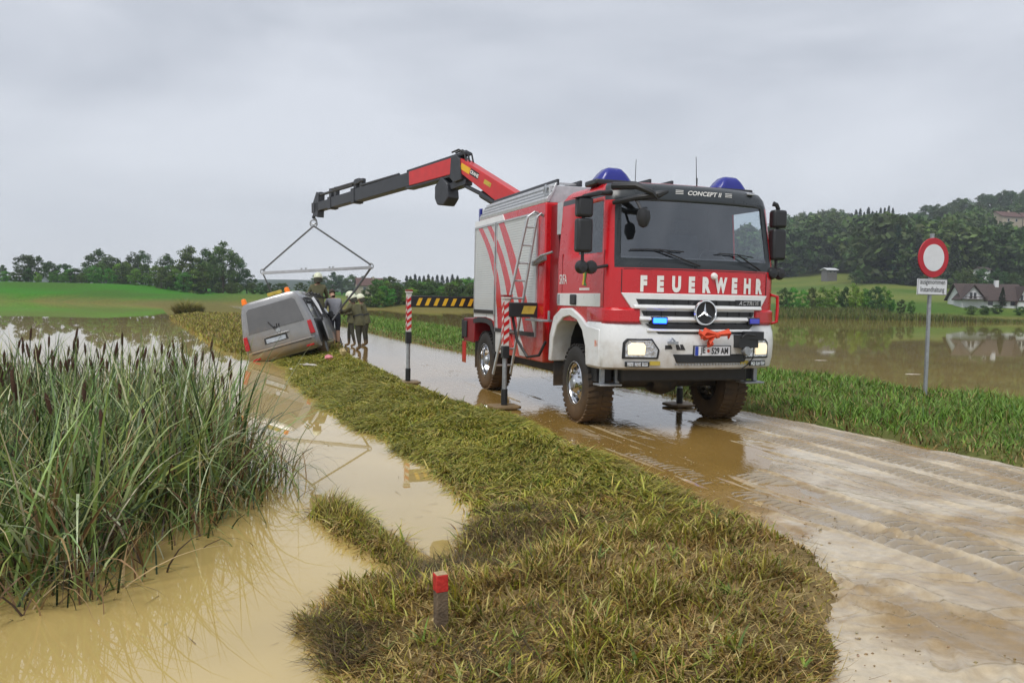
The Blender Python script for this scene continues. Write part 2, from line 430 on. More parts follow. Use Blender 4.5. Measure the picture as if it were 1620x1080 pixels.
# --- road: muddy sheet with real tyre ruts and lug prints
TRK = Vector((2.337, 10.64, 0)); TYAW = R(19.6)
tex_, tey_ = np.array((math.cos(TYAW), math.sin(TYAW))), np.array((-math.sin(TYAW), math.cos(TYAW)))
ry = axis(-10, 250, 2.6, 12, .018, 1.02)
nlat = 240
lat = np.linspace(0, 1, nlat)
RY, LT = np.meshgrid(ry, lat, indexing='ij')
wob = (fbm(RY*1.4, LT*0+3, 4, 31)-.5)*.35; wob2 = (fbm(RY*1.4, LT*0+9, 4, 32)-.5)*.3
RX = (edge_l(RY)-.55+wob)*(1-LT) + (edge_r(RY)+.12+wob2)*LT
lx = (RX-TRK.x)*tex_[0] + (RY-TRK.y)*tex_[1]; ly = (RX-TRK.x)*tey_[0] + (RY-TRK.y)*tey_[1]
RZ = (fbm(RX*.8, RY*.8, 4, 41)-.5)*.05 + (fbm(lx*7, ly*2.2, 4, 42)-.5)*.022 + (fbm(RX*28, RY*28, 2, 43)-.5)*.006
amp = 1-smooth(14, 40, RY); rut = np.zeros_like(RX)
for (c0, w, dep, lug, per, wv) in [(-.93, .36, .026, .040, .112, .05), (1.05, .38, .024, .038, .112, .04), (-1.42, .28, .020, .032, .10, .08), (.50, .28, .018, .032, .10, .06),
                               (1.58, .30, .022, .032, .105, .05), (.0, .2, .010, .004, .09, .10), (-2.1, .18, .010, .004, .08, .12), (2.2, .2, .012, .004, .1, .1)]:
    cc = c0 + wv*np.sin(ly*.55+c0*5) + .02*np.sin(ly*1.9+c0)
    u = (lx-cc)/(w/2); rut = np.maximum(rut, (1-smooth(.85, 1.1, np.abs(u)))*min(1, lug/.026)*amp)
    inside = 1-smooth(.80, 1.05, np.abs(u))
    RZ = RZ - dep*inside*amp
    RZ = RZ + dep*.7*np.exp(-((np.abs(u)-1.28)/.17)**2)*amp*(.5+fbm(ly*3, u*.0+c0, 2, 44))
    ph = ly/per + .45*np.abs(u)
    bars = smooth(-.3, .0, np.sin(2*math.pi*ph))
    RZ = RZ + lug*bars*inside*amp*smooth(.2, .5, fbm(lx*2, ly*1.2, 2, 45))
# footprints and scuffs near the camera on the left
for k in range(46):
    fx_, fy_ = 1.7+random.random()*2.6, 2.9+random.random()*3.4
    a = random.random()*3.1; dx, dy = RX-fx_, RY-fy_
    ua = (dx*math.cos(a)+dy*math.sin(a))/.15; ub = (-dx*math.sin(a)+dy*math.cos(a))/.06
    rr = ua*ua+ub*ub
    RZ = RZ - .016*np.exp(-rr**2) + .012*np.exp(-((np.sqrt(rr)-1.35)/.25)**2)
yb_ = np.clip(9.6+1.95*lx, 5.9, 12.3) + 1.2*(fbm(RX*1.3, RY*1.3, 3, 46)-.5); low = smooth(yb_-.9, yb_+.7, RY)
RZ = RZ + .030*(1-low) - .022*low
RZ = np.where((LT < .02) | (LT > .97), RZ-.04, RZ)
n1_, n2_ = RX.shape
idx = np.arange(n1_*n2_).reshape(n1_, n2_)
rq = np.stack([idx[:-1, :-1], idx[:-1, 1:], idx[1:, 1:], idx[1:, :-1]], -1).reshape(-1, 4)

def mud_mat():
    m = bpy.data.materials.new('wet mud'); m.use_nodes = True; nt = m.node_tree; b = nt.nodes['Principled BSDF']; lk = nt.links.new
    tc = nt.nodes.new('ShaderNodeTexCoord')
    def noise(sc, det, rough=.6, dist=0):
        n = nt.nodes.new('ShaderNodeTexNoise'); n.inputs['Scale'].default_value = sc; n.inputs['Detail'].default_value = det; n.inputs['Roughness'].default_value = rough
        n.inputs['Distortion'].default_value = dist
        lk(tc.outputs['Object'], n.inputs['Vector']); return n
    a = noise(.9, 8, .65, .6); c = noise(14, 6)
    r = nt.nodes.new('ShaderNodeValToRGB'); e = r.color_ramp.elements
    e[0].position = .40; e[0].color = (.26, .17, .065, 1); e[1].position = .60; e[1].color = (.52, .43, .29, 1)
    lk(a.outputs['Fac'], r.inputs[0])
    mx = nt.nodes.new('ShaderNodeMix'); mx.data_type = 'RGBA'; mx.blend_type = 'MULTIPLY'; mx.inputs['Factor'].default_value = 1
    mr = nt.nodes.new('ShaderNodeMapRange'); mr.inputs['From Min'].default_value = .3; mr.inputs['From Max'].default_value = .7; mr.inputs['To Min'].default_value = .82; mr.inputs['To Max'].default_value = 1.1
    lk(c.outputs['Fac'], mr.inputs[0]); lk(r.outputs[0], mx.inputs['A']); lk(mr.outputs[0], mx.inputs['B']); lk(mx.outputs['Result'], b.inputs['Base Color'])
    at_ = nt.nodes.new('ShaderNodeAttribute'); at_.attribute_name = 'tint'
    mg = nt.nodes.new('ShaderNodeMix'); mg.data_type = 'RGBA'; mg.inputs['B'].default_value = (.245, .195, .13, 1)     # grey churned mud pressed up by the tyres
    gm = nt.nodes.new('ShaderNodeMath'); gm.operation = 'MULTIPLY'; gm.inputs[1].default_value = .8; lk(at_.outputs['Fac'], gm.inputs[0]); lk(gm.outputs[0], mg.inputs['Factor'])
    lk(mx.outputs['Result'], mg.inputs['A']); lk(mg.outputs['Result'], b.inputs['Base Color'])
    rr = nt.nodes.new('ShaderNodeMapRange'); rr.inputs['From Min'].default_value = .35; rr.inputs['From Max'].default_value = .65; rr.inputs['To Min'].default_value = .20; rr.inputs['To Max'].default_value = .06
    lk(a.outputs['Fac'], rr.inputs[0]); lk(rr.outputs[0], b.inputs['Roughness'])
    b.inputs['IOR'].default_value = 1.75
    bp = nt.nodes.new('ShaderNodeBump'); bp.inputs['Strength'].default_value = .2; bp.inputs['Distance'].default_value = .006
    d = noise(45, 4); lk(d.outputs['Fac'], bp.inputs['Height']); lk(bp.outputs[0], b.inputs['Normal'])
    return m
m_mud = mud_mat()
road = link('road', np_mesh('road', np.stack([RX, RY, RZ], -1).reshape(-1, 3), rq, m_mud, np.repeat(rut.reshape(-1, 1), 3, 1), True))
tag(road, 'muddy farm road with tyre tracks', kind='structure')

def water_mat(name, col, rough, b1, s1, b2, s2, stretch=(1, 1, 1), ior=1.5):
    m = bpy.data.materials.new(name); m.use_nodes = True; nt = m.node_tree; b = nt.nodes['Principled BSDF']; lk = nt.links.new
    b.inputs['Roughness'].default_value = rough; b.inputs['IOR'].default_value = ior
    tc = nt.nodes.new('ShaderNodeTexCoord'); mp = nt.nodes.new('ShaderNodeMapping'); mp.inputs['Scale'].default_value = stretch; mp.inputs['Rotation'].default_value = (0, 0, -TYAW)
    lk(tc.outputs['Object'], mp.inputs[0])
    n = nt.nodes.new('ShaderNodeTexNoise'); n.inputs['Scale'].default_value = .5; n.inputs['Detail'].default_value = 5; lk(mp.outputs[0], n.inputs['Vector'])
    r = nt.nodes.new('ShaderNodeValToRGB'); e = r.color_ramp.elements
    e[0].position = .35; e[0].color = (*[c*.86 for c in col], 1); e[1].position = .65; e[1].color = (*[c*1.06 for c in col], 1)
    lk(n.outputs['Fac'], r.inputs[0]); lk(r.outputs[0], b.inputs['Base Color'])
    n1 = nt.nodes.new('ShaderNodeTexNoise'); n1.inputs['Scale'].default_value = s1; n1.inputs['Detail'].default_value = 3; lk(mp.outputs[0], n1.inputs['Vector'])
    n2 = nt.nodes.new('ShaderNodeTexNoise'); n2.inputs['Scale'].default_value = s2; n2.inputs['Detail'].default_value = 2; lk(mp.outputs[0], n2.inputs['Vector'])
    p1 = nt.nodes.new('ShaderNodeBump'); p1.inputs['Strength'].default_value = b1; p1.inputs['Distance'].default_value = .02; lk(n1.outputs['Fac'], p1.inputs['Height'])
    p2 = nt.nodes.new('ShaderNodeBump'); p2.inputs['Strength'].default_value = b2; p2.inputs['Distance'].default_value = .02; lk(n2.outputs['Fac'], p2.inputs['Height'])
    lk(p1.outputs[0], p2.inputs['Normal']); lk(p2.outputs[0], b.inputs['Normal'])
    return m
m_pond = water_mat('muddy pond water', (.47, .345, .125), .012, .004, 1.2, .0015, 9, ior=1.95)
m_flood = water_mat('muddy flood water', (.31, .225, .062), .03, .018, .6, .005, 4, ior=1.36)
m_puddle = water_mat('brown road water', (.27, .165, .045), .03, .16, 5.0, .05, 17, (2.2, .9, 1))
def strip_sheet(name, ys, xl, xr, z, m, label):
    mb = MB()
    vs = []; fs = []
    for y in ys: vs += [(float(xl(y)), float(y), z), (float(xr(y)), float(y), z)]
    for i in range(len(ys)-1): fs.append((2*i, 2*i+1, 2*i+3, 2*i+2))
    mb.add(vs, fs); return tag(mb.build(name, m), label, kind='structure')
mid_road = lambda y: (edge_l(y)+edge_r(y))/2
strip_sheet('pond_water', [-14, 3, 8, 14, 22, 30, 45, 70, 100, 125, 150], lambda y: -600, lambda y: mid_road(y)-.2, WATER_Z, m_pond, 'cream muddy pond water beside the road')
strip_sheet('flood_water', [-14, 3, 8, 14, 22, 30, 45, 70, 100, 118], lambda y: mid_road(y)+.2, lambda y: 300, WATER_Z, m_flood, 'brown flood water over the field')
strip_sheet('road_water', [4.6, 6, 8, 11, 14, 18, 22, 26, 30, 36, 45, 60], lambda y: edge_l(y)-.25, lambda y: edge_r(y)+.12, .0, m_puddle, 'shallow brown water on the road')
# ------------------------------------------------------------------ grass, reeds, trees
def blades(P, L, W, th, lean0, bend, col, segs=3, wob=.0):
    """vectorised curved blades -> verts, quads, tints"""
    n = len(P)
    hx, hy = np.cos(th), np.sin(th)
    sx, sy = -hy, hx
    tw = rng.normal(0, .6, n); c, s = np.cos(tw), np.sin(tw)
    sx, sy = sx*c - sy*s, sx*s + sy*c
    V = np.zeros((n, segs+1, 2, 3), np.float32)
    p = P.copy()
    for k in range(segs+1):
        t = k/segs
        w = W*(1-t**1.6)*.5 + W*.03
        V[:, k, 0, 0] = p[:, 0]-sx*w; V[:, k, 0, 1] = p[:, 1]-sy*w; V[:, k, 0, 2] = p[:, 2]
        V[:, k, 1, 0] = p[:, 0]+sx*w; V[:, k, 1, 1] = p[:, 1]+sy*w; V[:, k, 1, 2] = p[:, 2]
        a = lean0 + bend*((k+.5)/segs)**1.3
        p = p + (L/segs)[:, None]*np.stack([hx*np.sin(a), hy*np.sin(a), np.cos(a)], -1)
    base = (np.arange(n)*(segs+1)*2)[:, None]
    q = np.concatenate([base+np.array([2*k, 2*k+1, 2*k+3, 2*k+2])[None] for k in range(segs)], 0)
    T = np.repeat(col, (segs+1)*2, axis=0).reshape(n, segs+1, 2, 3).astype(np.float32).copy()
    return V.reshape(-1, 3), q, T.reshape(-1, 3)

def leaf_mat(name, rough=.55, trans=.25, objrand=0):
    m = mat(name, (.08, .11, .03), rough, attr=True, spec=.35, objrand=objrand)
    nt = m.node_tree; b = nt.nodes['Principled BSDF']; o = nt.nodes['Material Output']
    t = nt.nodes.new('ShaderNodeBsdfTranslucent'); mx = nt.nodes.new('ShaderNodeMixShader'); mx.inputs[0].default_value = trans
    src = b.inputs['Base Color'].links[0].from_socket
    nt.links.new(src, t.inputs['Color']); nt.links.new(b.outputs[0], mx.inputs[1]); nt.links.new(t.outputs[0], mx.inputs[2]); nt.links.new(mx.outputs[0], o.inputs['Surface'])
    return m
m_grass = leaf_mat('grass blades')
m_reed = leaf_mat('reed leaves', .34, .2)
m_leaf = leaf_mat('tree leaves', .6, .2, objrand=.28)

GREENS = np.array([(.22, .235, .028), (.30, .295, .038), (.38, .34, .06), (.11, .14, .02), (.44, .385, .11)])
BROWNS = np.array([(.40, .28, .09), (.25, .155, .045), (.52, .41, .17), (.13, .08, .03), (.42, .31, .10)])
def pick(pal, n):
    c = pal[rng.integers(0, len(pal), n)]
    return c*(.8+.4*rng.random((n, 1)))*(1+.06*rng.normal(size=(n, 3)))

# --- near bank, left of the road
def bank_points(n, y0, y1, power):
    u = rng.random(n)**power
    y = y0 + (y1-y0)*u
    sh, el = shore(y), edge_l(y)
    lo = np.minimum(sh, np.where((y > 4.9) & (y < 7.0), -1.7 + 0*y, 99)) - .12
    x = lo + (el+.45-lo)*rng.random(n)
    return x, y
X1, Y1 = bank_points(245000, 2.2, 26, 1.75)
Z1 = ground_h(X1, Y1)
clump = fbm(X1*2.6, Y1*2.6, 3, 51); patch = fbm(X1*.8, Y1*.8, 3, 52); el1 = edge_l(Y1)
bare = smooth(.60, .44, clump)*smooth(7.8, 5.5, Y1)*.55        # the near ground is trampled, soil shows between tufts
keep = (Z1 > WATER_Z-.035) & (rng.random(len(X1)) > bare) & ((X1 < el1-.42) | ((Z1 > .02) & (rng.random(len(X1)) < .75) & (X1 < el1+.35-.03*np.maximum(Y1-6, 0))))
X1, Y1, Z1, clump, patch, el1 = [a[keep] for a in (X1, Y1, Z1, clump, patch, el1)]
n = len(X1)
lush = smooth(5.0, 7.5, Y1 + 1.2*(patch-.5))                    # long lodged grass farther on, short muddy grass near
edge = smooth(.7, .1, el1-X1)
shorel = smooth(.10, -.02, Z1)*smooth(9, 7, Y1)
brown = np.clip(.50*(1-lush) + .44 + .5*shorel - .25*smooth(.45, .62, patch) + .15*edge, .04, .95)
isb = rng.random(n) < brown*.85
cl_ = (.62+.76*fbm(X1*3.3, Y1*3.3, 3, 57))[:, None]
col = np.where(isb[:, None], pick(BROWNS*.95, n), pick(GREENS, n))*cl_*1.1
cflow = 2*math.pi*fbm(X1*1.1, Y1*1.1, 2, 54)*.9
th = np.where(rng.random(n) < .62+.25*lush, -1.35 + (cflow-2.8)*.75 + rng.normal(0, .45, n), rng.random(n)*6.28)
Ln = (.075 + .17*lush + .06*rng.random(n) + .08*smooth(.5, .66, clump))*(1-.62*edge)*(1-.2*isb)
ln0 = np.abs(rng.normal(.44+.78*lush+.22*isb, .2, n)); bd = .55 + .35*lush*rng.random(n) + .5*rng.random(n)
Wd = (.0035 + .0035*rng.random(n))*(1+.05*Y1)*(1.65+.7*lush)
gv, gq, gt = blades(np.stack([X1, Y1, Z1-.008], -1), Ln, Wd, th, ln0, bd, col, 3)
o = link('bank_grass', np_mesh('bank_grass', gv, gq, m_grass, gt)); tag(o, 'trampled and flattened grass on the bank beside the pond', 'grass', kind='stuff')

# straw and dead stalks flattened on the near bank
ns = 9000
X2, Y2 = bank_points(ns, 2.2, 9, 1.2); Z2 = ground_h(X2, Y2)
k = (Z2 > WATER_Z-.02) & (X2 < edge_l(Y2)+.05); X2, Y2, Z2 = X2[k], Y2[k], Z2[k]; ns = len(X2)
sv, sq, st = blades(np.stack([X2, Y2, Z2+.004+.03*rng.random(ns)], -1), .07+.16*rng.random(ns), .003+.003*rng.random(ns), rng.random(ns)*6.28, 1.25+.25*rng.random(ns), rng.normal(0, .35, ns), pick(BROWNS, ns), 3)
o = link('straw', np_mesh('straw', sv, sq, m_grass, st)); tag(o, 'dead straw stalks scattered on the muddy bank', 'straw', kind='stuff')

# matted dark flood wrack along the near shore
ns = 16000
Y3 = 3.0+3.6*rng.random(ns); X3 = shore(Y3)-.12+rng.gamma(1.6, .22, ns); Z3 = ground_h(X3, Y3)
k = (Z3 > WATER_Z-.03) & (fbm(X3*2.2, Y3*2.2, 3, 58) > .44); X3, Y3, Z3 = X3[k], Y3[k], Z3[k]; ns = len(X3)
wv, wq, wt = blades(np.stack([X3, Y3, Z3+.004+.04*rng.random(ns)], -1), .06+.16*rng.random(ns), .003+.004*rng.random(ns), rng.random(ns)*6.28, 1.15+.4*rng.random(ns), rng.normal(0, .5, ns), pick(np.array([(.09, .055, .025), (.15, .10, .04), (.05, .032, .018), (.22, .16, .07), (.10, .10, .025)]), ns), 3)
o = link('flood_wrack', np_mesh('flood_wrack', wv, wq, m_grass, wt)); tag(o, 'dark matted plant litter left along the near shore', 'litter', kind='stuff')
# broad-leaved weeds among the grass
nw = 260
Xw, Yw = bank_points(nw, 2.4, 12, 1.3); Zw = ground_h(Xw, Yw); k = (Zw > WATER_Z+.03) & (Xw < edge_l(Yw)-.15); Xw, Yw, Zw = Xw[k], Yw[k], Zw[k]; nw = len(Xw); m_ = 6
Xr, Yr, Zr = [np.repeat(a, m_) for a in (Xw, Yw, Zw)]; nn_ = len(Xr); sc = np.repeat(.5+.7*rng.random(nw), m_)
wv, wq, wt = blades(np.stack([Xr, Yr, Zr], -1), (.08+.07*rng.random(nn_))*sc, (.012+.010*rng.random(nn_))*sc, rng.random(nn_)*6.28, .5+.5*rng.random(nn_), .3+.7*rng.random(nn_), pick(GREENS*np.array([.75, 1.0, 1.1]), nn_), 4)
o = link('weeds', np_mesh('weeds', wv, wq, m_grass, wt)); tag(o, 'low broad-leaved weeds scattered through the bank grass', 'weeds', kind='stuff')
# clods and pebbles of mud on the road margin
nc = 700
Yc = 2.6+9*rng.random(nc)**1.5; Xc = edge_l(Yc)-.1+rng.gamma(1.3, .45, nc); k = Xc < edge_r(Yc)-.2; Xc, Yc = Xc[k], Yc[k]; nc = len(Xc)
sz = .003+.008*rng.random(nc)**2
oc = np.array([(1, 0, 0), (0, 1, 0), (-1, 0, 0), (0, -1, 0), (0, 0, 1), (0, 0, -1)], float)
V = (oc[None]*(.7+.6*rng.random((nc, 6, 1))))*sz[:, None, None]*np.array([1.2, 1, .7]) + np.stack([Xc, Yc, np.full(nc, .032)], -1)[:, None]
fq = np.array([(0, 1, 4, 4), (1, 2, 4, 4), (2, 3, 4, 4), (3, 0, 4, 4), (1, 0, 5, 5), (2, 1, 5, 5), (3, 2, 5, 5), (0, 3, 5, 5)])[:, :3]
Q = (fq[None]+(np.arange(nc)*6)[:, None, None]).reshape(-1, 3)
o = link('mud_clods', np_mesh('mud_clods', V.reshape(-1, 3), Q, mat('clods', (.2, .14, .07), .7, attr=True), np.repeat(pick(np.array([(.30, .21, .10), (.22, .15, .07), (.36, .30, .2)]), nc), 6, 0))); tag(o, 'small clods of mud along the road margin', 'clods', kind='stuff')

# --- right verge
n = 72000
y = 7.5 + (60-7.5)*rng.random(n)**2.0; x = edge_r(y) + .02 + 6.4*rng.random(n); z = ground_h(x, y)
k = (z > WATER_Z-.03) & (x-edge_r(y) > .30*fbm(x*2, y*2, 3, 63)); x, y, z = x[k], y[k], z[k]; n = len(x)
pt = fbm(x*.9, y*.9, 3, 61); e = smooth(1.0, .1, x-edge_r(y)); wet = smooth(.06, -.08, z)
isb = rng.random(n) < np.clip(.26 + .5*e + .45*wet - .3*pt, .05, .9)
col = np.where(isb[:, None], pick(BROWNS*.7, n), pick(GREENS*np.array([.48, .88, .72]), n))
gv, gq, gt = blades(np.stack([x, y, z-.01], -1), (.07+.10*rng.random(n)+.12*smooth(.4, .65, pt))*(1-.45*e), (.007+.006*rng.random(n))*(1+.06*y), rng.random(n)*6.28, np.abs(rng.normal(.4, .3, n)), .5+.9*rng.random(n), col, 2)
o = link('verge_grass', np_mesh('verge_grass', gv, gq, m_grass, gt)); tag(o, 'green verge grass between road and flood water', 'grass', kind='stuff')

# --- left bank farther on, beyond the van
n = 28000
y = 24 + 34*rng.random(n)**1.3; lo, hi_ = shore(y)-.3, edge_l(y); x = lo+(hi_-lo)*rng.random(n); z = ground_h(x, y)
k = z > WATER_Z-.03; x, y, z = x[k], y[k], z[k]; n = len(x)
isb = rng.random(n) < .42; col = np.where(isb[:, None], pick(BROWNS*.8, n), pick(GREENS, n))
gv, gq, gt = blades(np.stack([x, y, z-.01], -1), .12+.18*rng.random(n), .022+.0012*y, rng.random(n)*6.28, np.abs(rng.normal(.3, .25, n)), .4+.7*rng.random(n), col, 2)
o = link('roadside_grass', np_mesh('roadside_grass', gv, gq, m_grass, gt)); tag(o, 'rough roadside grass on the bank beyond the van', 'grass', kind='stuff')

# --- reed bed
REED = [(-3.3, 4.35), (-2.75, 4.55), (-2.45, 4.75), (-2.65, 5.7), (-2.4, 6.4), (-2.42, 7.3), (-2.9, 8.5), (-3.5, 9.8), (-4.5, 11.3), (-6.2, 11.6), (-9.2, 10.5), (-8.5, 6.5), (-5.0, 4.5)]
def in_poly(px, py, poly):
    r = np.zeros(len(px), bool); j = len(poly)-1
    for i in range(len(poly)):
        xi, yi = poly[i]; xj, yj = poly[j]
        c = ((yi > py) != (yj > py)) & (px < (xj-xi)*(py-yi)/(yj-yi+1e-9)+xi); r ^= c; j = i
    return r
n = 26000
x = rng.uniform(-9.3, -1.7, n); y = rng.uniform(4.2, 11.8, n)
gap = fbm(x*1.5, y*1.5, 3, 71)
k = in_poly(x + .5*(fbm(x*2, y*2, 2, 73)-.5), y + .5*(fbm(x*2+9, y*2, 2, 74)-.5), REED) & (gap > .31) & (rng.random(n) < .92)
x, y = x[k], y[k]; n = len(x)
gx_ = np.round(x*5)/5 + .05*rng.normal(size=n); x = x*.45 + gx_*.55; gyy = np.round(y*5)/5 + .05*rng.normal(size=n); y = y*.45 + gyy*.55
fr = fbm(x*.7, y*.7, 2, 75)
mode = rng.random(n)
RG = np.array([(.13, .215, .055), (.20, .29, .09), (.30, .37, .145), (.055, .095, .024), (.48, .52, .31), (.13, .19, .042), (.028, .048, .014), (.26, .32, .085)])
RB = np.array([(.32, .22, .10), (.15, .085, .04), (.46, .35, .18), (.05, .03, .017), (.21, .135, .055), (.07, .04, .022)])
back = smooth(6.5, 8.6, y)
isb = mode < .30 + .34*back
col = np.where(isb[:, None], pick(RB, n), pick(RG, n))
Ln = (1.02+.52*rng.random(n))*(1-.25*isb)*(.86+.3*fr)
th = rng.random(n)*6.28
bd = np.where(rng.random(n) < .55, 1.1+2.0*rng.random(n), .2+.8*rng.random(n))
rv, rq_, rt = blades(np.stack([x, y, np.full(n, -.2)], -1), Ln, .010+.021*rng.random(n), th, np.abs(rng.normal(.12, .17, n)), bd, col, 7)
o = link('reed_bed', np_mesh('reed_bed', rv, rq_, m_reed, rt, True)); tag(o, 'dense bed of green and brown cattail leaves standing in the muddy pond', 'reeds', kind='stuff')
# broken stalks at the edge of the reed bed, bent into the water
n = 420
ex_ = np.interp(rng.random(n), np.linspace(0, 1, 7), [-3.0, -2.3, -2.2, -2.0, -1.75, -1.55, -1.9]) + rng.normal(0, .13, n)
ey_ = np.interp(rng.random(n), [0, 1], [4.4, 8.2])
tt = rng.random(n); ex_ = np.interp(tt, [0, .15, .35, .55, .75, 1], [-2.9, -2.4, -2.5, -2.25, -2.2, -2.4]) + rng.normal(0, .12, n); ey_ = np.interp(tt, [0, .15, .35, .55, .75, 1], [4.35, 4.6, 5.6, 6.4, 7.2, 8.3]) + rng.normal(0, .12, n)
col = np.where((rng.random(n) < .4)[:, None], pick(RB, n), pick(RG*.9, n))
rv, rq_, rt = blades(np.stack([ex_, ey_, np.full(n, -.15)], -1), .35+.55*rng.random(n), .009+.008*rng.random(n), rng.random(n)*6.28, np.abs(rng.normal(.35, .3, n)), .6+1.8*rng.random(n), col, 6)
o = link('reed_fringe', np_mesh('reed_fringe', rv, rq_, m_reed, rt, True)); tag(o, 'sparse bent reed stalks along the edge of the reed bed', 'reeds', kind='stuff')
# tufts on the tongue in the pond
n = 2600
t = rng.random(n); x = -1.55+t*1.0+rng.normal(0, .08, n); y = 6.65-t*1.5+rng.normal(0, .08, n); z = ground_h(x, y); k = z > WATER_Z-.03; x, y, z = x[k], y[k], z[k]; n = len(x)
isb = rng.random(n) < .5; col = np.where(isb[:, None], pick(BROWNS*.8, n), pick(GREENS*1.1, n))
gv, gq, gt = blades(np.stack([x, y, z-.01], -1), .08+.17*rng.random(n)*smooth(.7, .1, (x+1.55)/1.1), .006+.004*rng.random(n), rng.normal(.4, 1.2, n), np.abs(rng.normal(.45, .3, n)), .4+.9*rng.random(n), col, 4)
o = link('spit_grass', np_mesh('spit_grass', gv, gq, m_grass, gt)); tag(o, 'tufts of grass on the narrow tongue of land in the pond', 'grass', kind='stuff')
# floating bits on the pond
n = 420
x = rng.uniform(-2.6, -.5, n); y = rng.uniform(3.3, 9.5, n); k = (x < shore(y)-.02) & (fbm(x*2, y*2, 2, 88) > .50) & (rng.random(n) < np.exp(-(shore(y)-x)/.5)); x, y = x[k], y[k]; n = len(x)
gv, gq, gt = blades(np.stack([x, y, np.full(n, WATER_Z+.004)], -1), .05+.15*rng.random(n), .003+.003*rng.random(n), rng.random(n)*6.28, np.full(n, 1.53), rng.normal(0, .06, n), pick(BROWNS*.6, n), 3)
o = link('floating_stalks', np_mesh('floating_stalks', gv, gq, m_grass, gt)); tag(o, 'bits of dead stalk floating on the muddy pond', 'debris', kind='stuff')

# cattails with brown seed heads: individuals
m_seed = mat('cattail seed head', (.060, .026, .012), .95, noise=.35, nscale=40, bump=.6, bscale=160)
m_stalk = mat('cattail stalk', (.075, .105, .035), .6, noise=.2)
def make_cattail(v):
    t = thing('cattail', 'brown cattail spike standing above the leaves of the reed bed', 'cattail', group='cattails in the reed bed')
    h = 1.15+.1*v; lx_, ly_ = .10*math.cos(v*2.1), .10*math.sin(v*2.1)
    f = lambda s_: (lx_*s_*s_, ly_*s_*s_, -.2+s_*h)
    MB().tube([f(s_/6) for s_ in range(7)], [.006]*6+[.004], 5).build('stalk', m_stalk, t, smooth=True)
    a, b_ = .86, .985
    MB().tube([f(a+(b_-a)*q/5) for q in range(6)], [.006, .0125, .0135, .0135, .0125, .005], 7).build('seed_head', m_seed, t, smooth=True)
    return t
cats = [make_cattail(v) for v in range(3)]
spots = []
while len(spots) < 115:
    px, py = random.uniform(-8.2, -2.0), random.uniform(4.8, 11.3)
    if py < 8.2 and random.random() < .80: continue
    if in_poly(np.array([px]), np.array([py]), REED)[0] and abs(px) < .66*py+.3: spots.append((px, py))
for i, (px, py) in enumerate(spots):
    o = cats[i] if i < 3 else copy_tree(cats[i % 3])
    o.location = (px, py, 0); o.rotation_euler = (random.gauss(0, .06), random.gauss(0, .06), random.random()*6.28); s_ = random.uniform(.72, 1.06); o.scale = (1.1, 1.1, s_)

